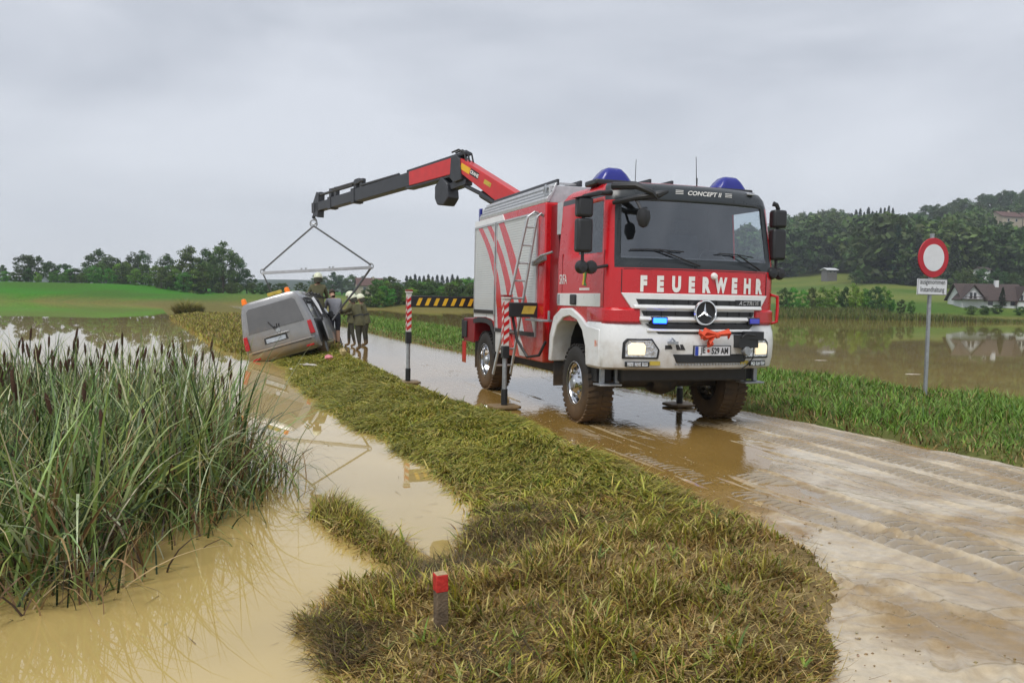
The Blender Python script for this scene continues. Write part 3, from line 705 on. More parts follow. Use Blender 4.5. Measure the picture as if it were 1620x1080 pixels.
# --- trees
m_bark = mat('bark', (.055, .042, .030), .9, noise=.3, nscale=6, bump=.5)
def tree_meshes(kind, seed, nleaf, leaf):
    light = kind == 'lightbush'
    kind = 'bush' if light else kind
    """a trunk with limbs and a crown of leaf clumps, unit height 1"""
    rs = np.random.default_rng(seed); rnd = random.Random(seed)
    tr = MB(); clumps = []
    if kind == 'conifer':
        tr.tube([(0, 0, -.03), (.003, 0, .5), (0, 0, .97)], [.018, .012, .003], 6)
        for k in range(44):
            zz = .12 + .86*(k/44)**.9; rad = .17*(1-zz)**.85 + .012
            for a in range(5):
                an = rnd.random()*6.28; rr = rad*rnd.uniform(.45, 1.0)
                clumps.append((rr*math.cos(an), rr*math.sin(an), zz-.05*rr/rad, .012+.05*(1-zz), .022))
    else:
        broad = {'broad': (.34, .10, .55), 'tall': (.24, .12, .56), 'bush': (.50, -.06, .48), 'spread': (.42, .22, .6)}[kind]
        W, z0, zc = broad
        tr.tube([(0, 0, -.03), (rnd.uniform(-.01, .01), .01, z0*.6+.1), (rnd.uniform(-.03, .03), 0, z0+.25), (0, 0, .85)], [.028, .021, .014, .004], 7)
        for k in range(9 if kind != 'bush' else 7):
            an = k*2.4+rnd.random(); zz = rnd.uniform(max(z0, .05), .62); r1 = W*rnd.uniform(.5, .85)
            tr.tube([(0, 0, zz-.1), (r1*.4*math.cos(an), r1*.4*math.sin(an), zz+.04), (r1*math.cos(an), r1*math.sin(an), zz+rnd.uniform(.08, .2))], [.011, .007, .002], 5)
        nc = {'broad': 44, 'tall': 40, 'bush': 48, 'spread': 46}[kind]
        for k in range(nc):
            u = rnd.uniform(-1, 1); an = rnd.random()*6.28; q = math.sqrt(1-u*u)*rnd.uniform(.45, 1)
            hz = (1-z0)/2*.86
            lump = .78+.4*rnd.random()
            zz = z0+.07+hz+u*hz*lump
            prof = 1.0 if kind == 'bush' else (1.08 - .28*max(u, 0))
            clumps.append((W*q*lump*prof*math.cos(an), W*q*lump*prof*math.sin(an), zz, rnd.uniform(.08, .14)*(W/.3)**.5, rnd.uniform(.06, .10)))
    cl = np.array(clumps); ci = rs.integers(0, len(cl), nleaf)
    d = rs.normal(size=(nleaf, 3)); d /= np.linalg.norm(d, axis=1)[:, None]; d *= (rs.random((nleaf, 1))**.42)
    P = cl[ci, :3] + d*np.stack([cl[ci, 3], cl[ci, 3], cl[ci, 4]], -1)
    P[:, 2] = np.maximum(P[:, 2], .01)
    nr = rs.normal(size=(nleaf, 3)) + d*1.2 + np.array([0, 0, .5]); nr /= np.linalg.norm(nr, axis=1)[:, None]
    a = np.cross(nr, rs.normal(size=(nleaf, 3))); a /= np.linalg.norm(a, axis=1)[:, None]; b = np.cross(nr, a)
    s = leaf*(.6+.8*rs.random((nleaf, 1)))
    V = np.stack([P-a*s-b*s*.25, P+b*s*.55-a*s*.1, P+a*s+b*s*.15, P-b*s*.6+a*s*.1], 1).reshape(-1, 3)
    q = np.arange(nleaf*4).reshape(-1, 4)
    base = np.array((.024, .046, .020)) if kind == 'conifer' else np.array((.055, .105, .020))
    if light: base = np.array((.10, .23, .024))
    cc = (.75+.5*rs.random(len(cl)))[ci][:, None]*(.75+.5*rs.random((nleaf, 1)))
    T = np.repeat(base*cc*(1+.08*rs.normal(size=(nleaf, 3))), 4, axis=0)
    return tr.mesh('trunk', m_bark), np_mesh('crown', V, q, m_leaf, np.clip(T, .005, 1))
KIND = {}
for kind, cnt, nl, lf in [('broad', 3, 3000, .023), ('tall', 2, 2600, .022), ('bush', 3, 3000, .032), ('spread', 2, 3200, .022), ('conifer', 2, 2600, .015), ('lightbush', 2, 3000, .032)]:
    KIND[kind] = [tree_meshes(kind, 100+hash_i*7+len(kind)*31, nl, lf) for hash_i in range(cnt)]
def tree(name, label, kind, x, y, h, w=1.0, group=None, cat='tree', z=None, v=None):
    tr, cr = KIND[kind][(v if v is not None else random.randrange(9)) % len(KIND[kind])]
    zz = float(ground_h(np.array([x]), np.array([y]))[0]) if z is None else z
    t = thing(name, label, cat, (x, y, zz), (0, 0, random.random()*6.28), group, (h*w, h*w, h))
    link('trunk', tr, t); link('crown', cr, t); return t
def cam_x(px, D): return (px-810)/1296*D     # column of the photograph -> metres to the side at that distance
def horizon(px): return 473+(px-810)*.0192
def top_h(px, py, D): return CAM_H+(horizon(px)-py)/1296*D
def up_to(px, py, D, lo=2.0):     # height a tree needs at that spot to reach that row
    return max(lo, top_h(px, py, D) - float(ground_h(np.array([cam_x(px, D)]), np.array([D]))[0]))

# left treeline behind the embankment
for i, (px, py, D, kind, w) in enumerate([(5, 420, 178, 'broad', 1), (42, 402, 178, 'tall', 1.15), (60, 408, 183, 'broad', 1), (78, 415, 175, 'broad', 1), (98, 418, 178, 'bush', .9), (118, 425, 170, 'bush', 1), (140, 423, 178, 'broad', 1.1),
        (155, 398, 193, 'broad', 1.0), (170, 405, 190, 'tall', 1.2), (186, 412, 187, 'broad', 1), (210, 401, 193, 'tall', .9), (226, 400, 197, 'spread', .6)]):
    lab = ['leafy tree in the row behind the left green embankment', 'dark tall tree rising above the row behind the left embankment'][py < 406]
    tree('leafy_tree', lab, kind, cam_x(px, D), D, up_to(px, py, D), w*1.25, 'trees behind the left embankment')
for i, (px, py, D) in enumerate([(22, 432, 163), (60, 430, 161), (100, 430, 163), (128, 432, 160), (150, 420, 163), (172, 424, 161), (195, 420, 163), (214, 424, 160), (236, 428, 163), (255, 422, 160), (275, 424, 163), (290, 430, 159), (30, 426, 167), (85, 427, 167), (8, 428, 165), (45, 424, 170), (112, 424, 170), (136, 424, 168), (160, 414, 172), (182, 416, 172), (204, 414, 172), (226, 418, 170), (246, 420, 168), (266, 418, 170), (285, 420, 168), (305, 424, 165), (322, 428, 166), (345, 430, 165), (365, 432, 166)]):
    tree('shrub', 'round bright green shrub along the foot of the left treeline', ('lightbush' if i % 3 else 'bush'), cam_x(px, D), D, up_to(px, py, D), .85, 'shrubs along the left treeline', 'shrub')
for i, (px, py, D, kind, w) in enumerate([(262, 404, 170, 'broad', .9), (300, 394, 166, 'broad', 1.0), (325, 398, 173, 'broad', 1.1), (352, 388, 163, 'spread', .85), (372, 404, 167, 'spread', .8), (338, 404, 178, 'tall', 1.2), (312, 410, 178, 'broad', 1)]):
    tree('large_tree', 'large dark tree in the tall clump left of the lifting beam', kind, cam_x(px, D), D, up_to(px, py, D), w*1.0, 'tall clump of trees left of the lifting beam')
tree('round_tree', 'single small round dark tree at the right end of the tall clump', 'broad', cam_x(390, 178), 178, up_to(390, 428, 178), 1.2)
for px, py, D in [(345, 447, 156), (375, 448, 153), (400, 449, 153), (425, 450, 149), (450, 448, 146), (475, 447, 146), (500, 446, 139), (365, 452, 146), (412, 452, 145), (440, 452, 144)]:
    tree('hedge_bush', 'low pale green bush in the hedge behind the van', 'bush', cam_x(px, D), D, up_to(px, py, D), 1.1, 'bushes in the hedge behind the van', 'bush')
# far woods in the middle
for px, py, D in [(497, 436, 300), (512, 438, 310), (526, 431, 300), (540, 436, 310), (556, 436, 300), (572, 439, 320), (590, 440, 320), (606, 440, 330), (622, 443, 330)]:
    tree('distant_tree', 'dark distant tree behind the firefighters', 'broad', cam_x(px, D), D, up_to(px, py, D), 1.3, 'distant trees behind the firefighters')
for k, px in enumerate([642, 648, 655, 662, 669, 676, 683, 690, 698, 706, 714, 722]):
    D = 360+8*(k % 3); tree('distant_conifer', 'dark spruce in the small wood left of the truck', 'conifer', cam_x(px, D), D, up_to(px, 434+2*math.sin(k*2.3), D), 1.35, 'spruces in the small wood left of the truck')
tree('distant_tree', 'lone round tree at the left edge of the truck body', 'broad', cam_x(739, 170), 170, up_to(739, 440, 170), 1.2)
for k in range(64):
    D = random.uniform(114, 140); px = random.uniform(585, 800); 
    tree('field_bush', 'bush in the green thicket between the firefighters and the truck', 'lightbush' if k % 3 == 0 else 'bush', cam_x(px, D), D, random.uniform(2.1, 3.1) + .5*(D > 128), .95, 'bushes in the thicket left of the truck', 'bush')
# right: bushes on the far shore of the flood
for k, (px, py, D) in enumerate([(1238, 455, 114), (1252, 452, 116), (1268, 454, 114), (1284, 452, 116), (1300, 456, 114), (1318, 452, 116), (1336, 453, 115), (1352, 451, 114), (1368, 455, 116), (1384, 453, 113), (1396, 456, 114), (1408, 478, 114), (1424, 488, 112), (1440, 491, 112)]):
    tree('willow_bush', 'leafy willow bush on the far shore right of the truck', 'lightbush' if k % 3 else 'bush', cam_x(px, D), D, up_to(px, py, D)*random.uniform(.9, 1.1), .62, 'willow bushes on the far shore', 'bush')
for k, (px, py, D) in enumerate([(1535, 488, 112), (1555, 487, 112), (1575, 488, 113), (1612, 490, 112)]):
    tree('low_bush', 'low dark bush on the green bank in front of the white house', 'bush', cam_x(px, D), D, 1.2, 1.3, 'low bushes in front of the house', 'bush')
n = 26000
px = rng.uniform(1225, 1640, n); y = 104.5+9*rng.random(n); x = (px-810)/1296*y
k = (y < 107.5 + 6*smooth(1420, 1390, px)) ; x, y = x[k], y[k]; z = ground_h(x, y); k = z > WATER_Z-.15; x, y, z = x[k], y[k], z[k]; n = len(x)
gv, gq, gt = blades(np.stack([x, y, z-.02], -1), (.35+.75*rng.random(n))*(.35+.65*smooth(66, 54, x)), .07+.05*rng.random(n), rng.random(n)*6.28, np.abs(rng.normal(.12, .12, n)), .2+.5*rng.random(n), np.where((rng.random(n) < .15)[:, None], pick(BROWNS*.45, n), pick(GREENS*np.array([.42, .55, .6]), n)), 2)
o = link('shore_reeds', np_mesh('shore_reeds', gv, gq, m_grass, gt)); tag(o, 'belt of reeds along the far shore of the flooded field', 'reeds', kind='stuff')

# wooded hillside on the right: the mass is one wood, the crowns on the skyline and the bright ones are single trees
def wood(name, label, pts, kinds, leafn, big):
    VV, QQ, TT = [], [], []; off = 0
    tr = MB()
    for (x, y, h) in pts:
        kind = random.choice(kinds); _, cr = random.choice(KIND[kind])
        nv = len(cr.vertices); co = np.empty(nv*3, np.float32); cr.vertices.foreach_get('co', co); co = co.reshape(-1, 4, 3)
        tc = np.empty(nv*4, np.float32); cr.color_attributes['tint'].data.foreach_get('color', tc); tc = tc.reshape(-1, 4, 4)[:, :, :3]
        sel = rng.permutation(len(co))[:leafn]; co = co[sel].copy(); tc = tc[sel]*random.uniform(.5, 1.35)*np.array([random.uniform(.68, 1.1), 1.0, random.uniform(.9, 1.4)])
        c0 = co.mean(1, keepdims=True); co = c0 + (co-c0)*big
        a = random.random()*6.28; ca, sa = math.cos(a), math.sin(a); w = h*random.uniform(.95, 1.3)
        z = float(ground_h(np.array([x]), np.array([y]))[0])
        X = co[..., 0]*ca-co[..., 1]*sa; Y = co[..., 0]*sa+co[..., 1]*ca
        V = np.stack([X*w+x, Y*w+y, co[..., 2]*h+z], -1).reshape(-1, 3)
        VV.append(V); TT.append(tc.reshape(-1, 3)); QQ.append(np.arange(len(V)).reshape(-1, 4)+off); off += len(V)
    o = link(name, np_mesh(name, np.concatenate(VV), np.concatenate(QQ), m_leaf, np.clip(np.concatenate(TT), .004, 1)))
    return tag(o, label, 'wood', kind='stuff')
def skyline(px): return np.interp(px, [1190, 1230, 1262, 1300, 1330, 1360, 1400, 1415, 1440, 1470, 1490, 1505, 1530, 1560, 1600, 1640, 1720], [352, 348, 342, 333, 338, 334, 332, 346, 338, 344, 349, 332, 322, 324, 318, 314, 306])
pts = []
for k in range(610):
    px = random.uniform(1150, 1760); D = random.uniform(205, 430)
    x = cam_x(px, D); z = float(ground_h(np.array([x]), np.array([D]))[0])
    base_py = horizon(px)-(z-CAM_H)/D*1296
    lim = np.interp(px, [1150, 1230, 1290, 1340, 1400, 1450, 1500, 1560, 1640], [447, 441, 433, 432, 450, 456, 456, 453, 450])
    if base_py > lim: continue
    h = random.uniform(12, 21)
    tp = base_py - h/D*1296
    if tp < skyline(px)+8:
        h = (base_py-skyline(px)-8)/1296*D
        if h < 5: continue
    if 1552 < px < 1650 and D < 352:      # the hilltop houses look out over these crowns
        h = min(h, (base_py-363)/1296*D)
        if h < 4: continue
    pts.append((x, D, h))
wood('hillside_wood', 'dark green wood covering the hillside on the right', pts, ['broad', 'broad', 'spread', 'bush', 'tall', 'conifer'], 720, 1.75)
for k in range(66):
    px = 1225 + k*6.4; D = 400 + 24*random.random(); x = cam_x(px, D); z = float(ground_h(np.array([x]), np.array([D]))[0])
    con = 1335 < px < 1405
    want = float(skyline(px)) + random.uniform(-3, 6) - (5 if con else 0)
    h = (CAM_H + (horizon(px)-want)/1296*D) - z
    if h < 5: D2 = 300; h = 9
    h = min(h, 26)
    tree('skyline_tree', 'dark pointed spruce on the skyline of the hill' if con else 'leafy tree crown on the skyline of the wooded hill', 'conifer' if con else 'broad', x, D, h, (1.0 if con else 17/h if h > 14 else 1.25), 'spruces on the hill skyline' if con else 'trees on the hill skyline')
for px, py, D, lab in [(1395, 385, 260, 'bright yellow green tree in front of the dark wood'), (1450, 384, 265, 'rounded light green tree just left of the round sign')]:
    x = cam_x(px, D); z = float(ground_h(np.array([x]), np.array([D]))[0])
    tree('light_green_tree', lab, 'broad', x, D, max(6, top_h(px, py, D)-z), 1.0)
for px, py, D in [(1352, 428, 230), (1368, 424, 235), (1440, 416, 240), (1455, 420, 230), (1430, 428, 225), (1375, 418, 242), (1590, 425, 235), (1600, 440, 200), (1572, 432, 230), (1465, 430, 220), (1500, 436, 222)]:
    x = cam_x(px, D); z = float(ground_h(np.array([x]), np.array([D]))[0])
    tree('orchard_tree', 'dark rounded tree at the foot of the wooded hill', 'broad', x, D, max(4, top_h(px, py, D)-z), 1.3, 'trees at the foot of the hill')
for px, D in [(1520, 205), (1530, 200), (1541, 203), (1551, 200), (1562, 204), (1574, 200), (1586, 204), (1598, 200), (1610, 203), (1508, 202), (1622, 202)]:
    tree('slope_tree', 'dark round tree on the slope right behind the white house', 'broad', cam_x(px, D), D, random.uniform(4.2, 6.2), 1.1, 'trees on the slope behind the house')
tree('garden_tree', 'dark conifer beside the white house', 'conifer', cam_x(1583, 119), 119, 3.2, 1.2)
tt_ = thing('pond_tussock', 'rounded grassy tussock standing at the pond edge left of the van', 'tussock', (cam_x(297, 64), 64, -.1))
n = 1500; a_ = rng.random(n)*6.28; r_ = rng.random(n)**.5*.95
tv, tq, tcol = blades(np.stack([r_*np.cos(a_), r_*np.sin(a_)*.7, np.zeros(n)], -1), (1.0+.65*rng.random(n))*(1.15-.5*r_), .035+.02*rng.random(n), a_+rng.normal(0, .5, n), np.abs(rng.normal(.10, .1, n))+.25*r_, .6+1.3*rng.random(n), np.where((rng.random(n) < .3)[:, None], pick(BROWNS*.6, n), pick(GREENS*.75, n)), 4)
link('leaves', np_mesh('leaves', tv, tq, m_grass, tcol), tt_)
# alike things in a row are told apart by their place in it
ORD = ['first', 'second', 'third', 'fourth', 'fifth', 'sixth', 'seventh', 'eighth', 'ninth', 'tenth', 'eleventh', 'twelfth', 'thirteenth', 'fourteenth', 'fifteenth', 'sixteenth', 'seventeenth', 'eighteenth', 'nineteenth', 'twentieth']
for grp, phrase in {'trees behind the left embankment': 'tree from the left in the row behind the left green embankment', 'tall clump of trees left of the lifting beam': 'tree from the left in the tall dark clump left of the lifting beam', 'bushes in the hedge behind the van': 'low bush from the left in the hedge behind the van',
        'distant trees behind the firefighters': 'distant tree from the left behind the firefighters', 'spruces in the small wood left of the truck': 'spruce from the left in the small wood left of the truck', 'willow bushes on the far shore': 'willow bush from the left on the far shore right of the truck',
        'low bushes in front of the house': 'low bush from the left on the bank before the white house', 'trees at the foot of the hill': 'rounded tree from the left at the foot of the wooded hill', 'trees on the slope behind the house': 'dark tree from the left on the slope behind the white house', 'spruces on the hill skyline': 'pointed spruce from the left on the hill skyline'}.items():
    obs = sorted([o for o in C.objects if o.get('group') == grp], key=lambda o: o.location.x/o.location.y)
    for k, o in enumerate(obs):
        if k < len(ORD): o['label'] = ORD[k]+' '+phrase
# ------------------------------------------------------------------ fire truck (local: x across, y from the front to the rear, z up)
truck = thing('fire_truck', 'red and white fire truck with crane parked on the muddy road', 'fire truck', TRK, (0, 0, TYAW))
def yf(x): return -.2 + .2*min(1.0, abs(x)/1.25)**2.4
def xs(z): return float(np.interp(z, [1.3, 2.2, 2.93, 3.05, 3.12, 3.17, 3.2], [1.25, 1.25, 1.20, 1.185, 1.155, 1.09, .97]))
def yo(z): return float(np.interp(z, [1.3, 2.1, 2.93, 3.05, 3.12, 3.17, 3.2], [0, 0, .12, .16, .21, .30, .46]))
zl = [1.38, 1.58, 1.77, 2.08, 2.2, 2.27, 2.6, 2.93, 2.98, 3.05, 3.12, 3.17, 3.2]
sy = [1.55, 1.3, .9, .6, .3, .12]
fx = [-1.16, -1.08, -.9, -.6, -.3, 0, .3, .6, .9, 1.08, 1.16]
def cab_pt(c, z):
    kind, a = c; X = xs(z); o_ = yo(z)
    if kind == 'l' or kind == 'r':
        y = a + o_*max(0, 1-(a-.06)/.9)
        if a > 1.4: y -= max(0, z-3.05)*1.2
        return ((-X if kind == 'l' else X), y, z)
    if kind == 'c':     # rounded corner
        return (a*X/1.25, .035+o_, z)
    return (a*X/1.25, yf(a)+o_, z)
cols = [('l', y) for y in sy] + [('l', .075), ('c', -1.235)] + [('f', x) for x in fx] + [('c', 1.235), ('r', .075)] + [('r', y) for y in sy[::-1]]
NC = len(cols)
shell = MB(); vs = [cab_pt(c, z) for z in zl for c in cols]
shell.v = vs
wsg, swl, swr = [], [], []
for k in range(len(zl)-1):
    for i in range(NC-1):
        a, b = cols[i], cols[i+1]; q = (k*NC+i, k*NC+i+1, (k+1)*NC+i+1, (k+1)*NC+i); zm = (zl[k]+zl[k+1])/2
        isf = a[0] == 'f' and b[0] == 'f'
        if isf and abs(a[1]) <= 1.09 and abs(b[1]) <= 1.09 and 2.2 < zm < 2.93: wsg.append(q); continue
        if a[0] == b[0] and a[0] in 'lr' and 2.27 < zm < 2.93 and max(a[1], b[1]) <= .91 and min(a[1], b[1]) >= .11:
            (swl if a[0] == 'l' else swr).append(q); continue
        m_ = 0
        frontish = a[0] in 'fc' or b[0] in 'fc'
        if frontish and (zm > 2.93 or (isf and zm > 2.08)): m_ = 1
        if frontish and zm > 3.17: m_ = 0
        if a[0] in 'lr' and b[0] in 'lr' and 2.98 < zm < 3.05: m_ = 1
        shell.m = m_; shell.f.append(list(q)); shell.mi.append(m_)
    shell.f.append([k*NC+NC-1, k*NC, (k+1)*NC, (k+1)*NC+NC-1]); shell.mi.append(0)
top = (len(zl)-1)*NC
for i in range(NC//2-1):
    shell.f.append([top+i, top+i+1, top+NC-2-i, top+NC-1-i]); shell.mi.append(0)
for i in range(NC//2-1):
    shell.f.append([i+1, i, NC-1-i, NC-2-i]); shell.mi.append(2)
cabo = shell.build('cab', [m_red, m_visor, m_int], truck, smooth=True)
sd = cabo.modifiers.new('solid', 'SOLIDIFY'); sd.thickness = .03; sd.offset = -1; sd.material_offset = 2
def glass(name, qs, m, dn):
    mb = MB(); mb.v = [(x+dn[0]*(-1 if x < 0 else 1), y+dn[1], z) for x, y, z in vs]; mb.f = [list(q) for q in qs]; mb.mi = [0]*len(qs)
    o = mb.build(name, m, cabo, smooth=True)
    bm = bmesh.new(); bm.from_mesh(o.data); bmesh.ops.delete(bm, geom=[v for v in bm.verts if not v.link_faces], context='VERTS'); bm.to_mesh(o.data); bm.free(); return o
glass('windscreen', wsg, m_glass, (0, .012)); glass('side_window', swl, m_sglass, (-.012, 0)); glass('side_window', swr, m_sglass, (-.012, 0))
# interior
mb = MB(); mb.prism([(.02, 1.45), (.02, 2.16), (.14, 2.24), (.42, 2.18), (.5, 1.95), (.5, 1.45)], 'x', -1.12, 1.12); mb.build('dashboard', m_int, truck, .02)
for sx in (-.62, .62):
    mb = MB(); mb.box(sx-.26, sx+.26, .75, 1.25, 1.75, 1.95); mb.prism([(1.12, 1.9), (1.3, 1.92), (1.42, 2.62), (1.3, 2.66)], 'x', sx-.24, sx+.24); mb.box(sx-.13, sx+.13, 1.32, 1.42, 2.66, 2.86)
    mb.build('seat', m_seat, truck, .03)
mb = MB(); N = 20
mb.tube([(.62+.22*math.cos(t), .52+.1*math.sin(t), 2.2+.19*math.sin(t)) for t in [2*math.pi*k/N for k in range(N+1)]], .015, 6); mb.tube([(.62, .38, 2.0), (.62, .52, 2.2)], .03, 6); mb.bar((.42, .52, 2.2), (.82, .52, 2.2), .04, .03)
mb.build('steering_wheel', m_black, truck, smooth=True)

def fpoly(mb, poly, off, th, base=yf, extra=0.0):
    """flat patch that follows the curved front; poly in (x, z); off = how far proud"""
    n = len(poly)
    f = lambda p, d: (p[0], base(p[0])+extra-d, p[1])
    return mb.add([f(p, off) for p in poly]+[f(p, off-th) for p in poly], [tuple(range(n)), tuple(range(n, 2*n))[::-1]]+[(i, (i+1) % n, n+(i+1) % n, n+i) for i in range(n)])
def frect(mb, x0, x1, z0, z1, off, th, base=yf, seg=8, x0b=None, x1b=None):
    """rectangle or trapezoid (x0b, x1b at the bottom) bent along the front"""
    x0b = x0 if x0b is None else x0b; x1b = x1 if x1b is None else x1b
    rings = []
    for k in range(seg+1):
        t = k/seg; xt = x0+(x1-x0)*t; xb = x0b+(x1b-x0b)*t
        rings.append([(xb, base(xb)-off, z0), (xt, base(xt)-off, z1), (xt, base(xt)-off+th, z1), (xb, base(xb)-off+th, z0)])
    return mb.loft(rings)
def ftext(body, cx, cz, size, off, m, name, parent=None, bold=.0, squash=1.0, base=yf, rake=0.0, yoff=0.0, shear=0.0, letter=0):
    v2, fs = text_verts(body, size, bold, squash)
    mb = MB(); mb.add([(cx+x+shear*y, base(cx+x)-off+yoff+rake*(y), cz+y) for x, y in v2], fs)
    return mb.build(name, m, parent or truck)
def stext(body, cy, cz, size, x, m, name, bold=0, squash=1.0, parent=None, flip=1):
    v2, fs = text_verts(body, size, bold, squash); mb = MB()
    mb.add([(x, cy-flip*a, cz+b) for a, b in v2], fs); return mb.build(name, m, parent or truck)

# lettering, spaced out letter by letter along the bowed panel
word = 'FEUERWEHR'; xs_l = np.linspace(-.80, .93, 9)
for ch, lx_ in zip(word, xs_l):
    ftext(ch, float(lx_), 1.885, .25, .006, m_lwhite, 'letter', bold=.017, squash=.68 if ch != 'W' else .62)
ftext('CONCEPT II', .10, 3.055, .075, .012, m_lwhite, 'lettering', squash=1.25, yoff=.165, shear=.25, bold=.002)
for sgn in (-1, 1):
    mb = MB()
    for k in range(3): frect(mb, .1+sgn*.37-.055, .1+sgn*.37+.055, 3.035+k*.02, 3.043+k*.02, -.155, .002, seg=2)
    mb.build('stripe_mark', m_lwhite, truck)
# seams of the front flap
mb = MB(); frect(mb, -1.05, 1.05, 2.062, 2.07, .003, .006); mb.box(-1.075, -1.068, yf(1.07)-.006, yf(1.07)+.02, 1.77, 2.06); mb.box(1.068, 1.075, yf(1.07)-.006, yf(1.07)+.02, 1.77, 2.06)
mb.build('panel_gap', m_black, truck)
mb = MB(); mb.lathe([(.0, -.04), (.03, -.035), (.042, -.01), (.045, .01), (.04, .03)], 16, 'y', (.17, yf(.17)-.012, 2.0)); mb.build('camera_dome', m_lwhite, truck, smooth=True)

# grille
gr = MB(); frect(gr, -1.08, 1.08, 1.27, 1.765, .025, .03, seg=12, x0b=-.74, x1b=.74); grille = gr.build('grille', m_white, truck, .008)
for z0, hw in ((1.66, .90), (1.515, .83), (1.375, .74)):
    mb = MB(); frect(mb, -hw, hw, z0-.032, z0+.032, .032, .02, seg=10, x0b=-hw+.03, x1b=hw-.03); mb.build('grille_slot', m_black, grille)
    mb = MB()
    rings = []
    for k in range(13):
        x = -hw*1.04+2*hw*1.04*k/12; y = yf(x)
        rings.append([(x, y-.03, z0-.036), (x, y-.075, z0-.058), (x, y-.075, z0-.085), (x, y-.03, z0-.095)])
    mb.loft(rings); mb.build('grille_slat', m_white, grille, .006)
    mb = MB()
    for k in range(9):
        x = -hw*.92+2*hw*.92*k/8; mb.box(x-.004, x+.004, yf(x)-.045, yf(x)-.03, z0-.03, z0+.03)
    mb.build('grille_bar', m_dark, grille)
mb = MB(); c = (.0, yf(0)-.085, 1.535)
mb.lathe([(.132, .01), (.158, .01), (.164, -.012), (.156, -.03), (.142, -.03), (.132, -.008), (.132, .01)], 40, 'y', c, caps=False); emb = mb.build('emblem_ring', m_chrome, grille, smooth=True)
mb = MB(); mb.lathe([(0, -.002), (.135, -.002), (.135, .03)], 32, 'y', c); mb.build('emblem_back', m_ink, emb)
mb = MB()
for k in range(3):
    a = math.pi/2+k*2*math.pi/3; u = Vector((math.cos(a), 0, math.sin(a))); p = Vector((-u.z, 0, u.x)); cc = Vector(c)
    ti = cc+u*.135+Vector((0, -.006, 0)); l_ = cc+p*.02+u*.010+Vector((0, -.004, 0)); r_ = cc-p*.02+u*.010+Vector((0, -.004, 0)); rid = cc+Vector((0, -.03, 0))
    mb.add([ti, l_, r_, rid], [(0, 1, 3), (0, 3, 2), (0, 2, 1), (1, 2, 3)])
mb.build('emblem_star', m_chrome, emb)
mb = MB(); frect(mb, .50, .95, 1.625, 1.70, .038, .008, seg=4); mb.build('badge', m_ink, grille)
ftext('ACTROS', .73, 1.662, .075, .041, m_chrome, 'badge_lettering', grille, squash=1.2, shear=.3)
for sx, m_ in ((-.62, m_blue_lit), (.80, m_blue_lens)):
    mb = MB(); frect(mb, sx-.105, sx+.105, 1.38, 1.475, .085, .05, seg=2); ho = mb.build('flasher', m_black, truck, .008)
    mb = MB(); frect(mb, sx-.085, sx+.085, 1.395, 1.46, .10, .03, seg=2); mb.build('flasher_lens', m_, ho, .008)
# red corner panels beside the grille
for s in (-1, 1):
    mb = MB()
    xc = [1.262, 1.262, 1.24, 1.17, 1.02, .86]; yc = [.55, .1, .02, -.05, -.11, -.15]
    rings = []
    for x, y in zip(xc, yc):
        top_ = 1.585; bot = 1.40
        rings.append([(s*x, y-.02, bot), (s*x, y-.02, top_-.03), (s*(x-.02), y+.02, top_), (s*(x-.06), y+.06, bot)])
    mb.loft(rings); mb.build('corner_panel', m_red, truck, .01, smooth=True)

# bumper
def yb(x): return yf(x)-.055
bc = [(-1.275, .52), (-1.275, .12), (-1.255, .0)] + [(x, yb(x)) for x in (-1.18, -1.05, -.85, -.6, -.3, 0, .3, .6, .85, 1.05, 1.18)] + [(1.255, .0), (1.275, .12), (1.275, .52)]
mb = MB(); prof = [(.80, .10), (.83, .03), (.95, .0), (1.15, -.012), (1.28, .0), (1.37, .03), (1.395, .09)]
rings = []
for z, d in prof:
    rings.append([(x*(1-d*.25), y+(d if abs(x) < 1.26 else 0), z) for x, y in bc])
n = len(bc); vs2 = [p for r in rings for p in r]; fs2 = [(k*n+i, k*n+i+1, (k+1)*n+i+1, (k+1)*n+i) for k in range(len(rings)-1) for i in range(n-1)]
vs2 += [(x*.9, .3, .82) for x, y in bc] + [(x*.9, .3, 1.39) for x, y in bc]
o0 = len(rings)*n
fs2 += [(o0+i, o0+i+1, i+1, i) for i in range(n-1)] + [((len(rings)-1)*n+i, (len(rings)-1)*n+i+1, o0+n+i+1, o0+n+i) for i in range(n-1)]
mb.add(vs2, fs2); bumper = mb.build('bumper', m_white, truck, smooth=True)
mb = MB(); frect(mb, -.78, .80, 1.262, 1.385, .012, .1, yb, 10, -.62, .66); mb.build('bumper_recess', m_black, bumper, .01)
mb = MB(); frect(mb, -.42, .72, .895, 1.005, .012, .1, yb, 10, -.36, .66); mb.build('air_slot', m_black, bumper, .01)
mb = MB()
for k in range(24): frect(mb, -.38+k*.045, -.355+k*.045, .868, .884, .01, .02, yb, 1)
mb.build('vent_row', m_steel, bumper)
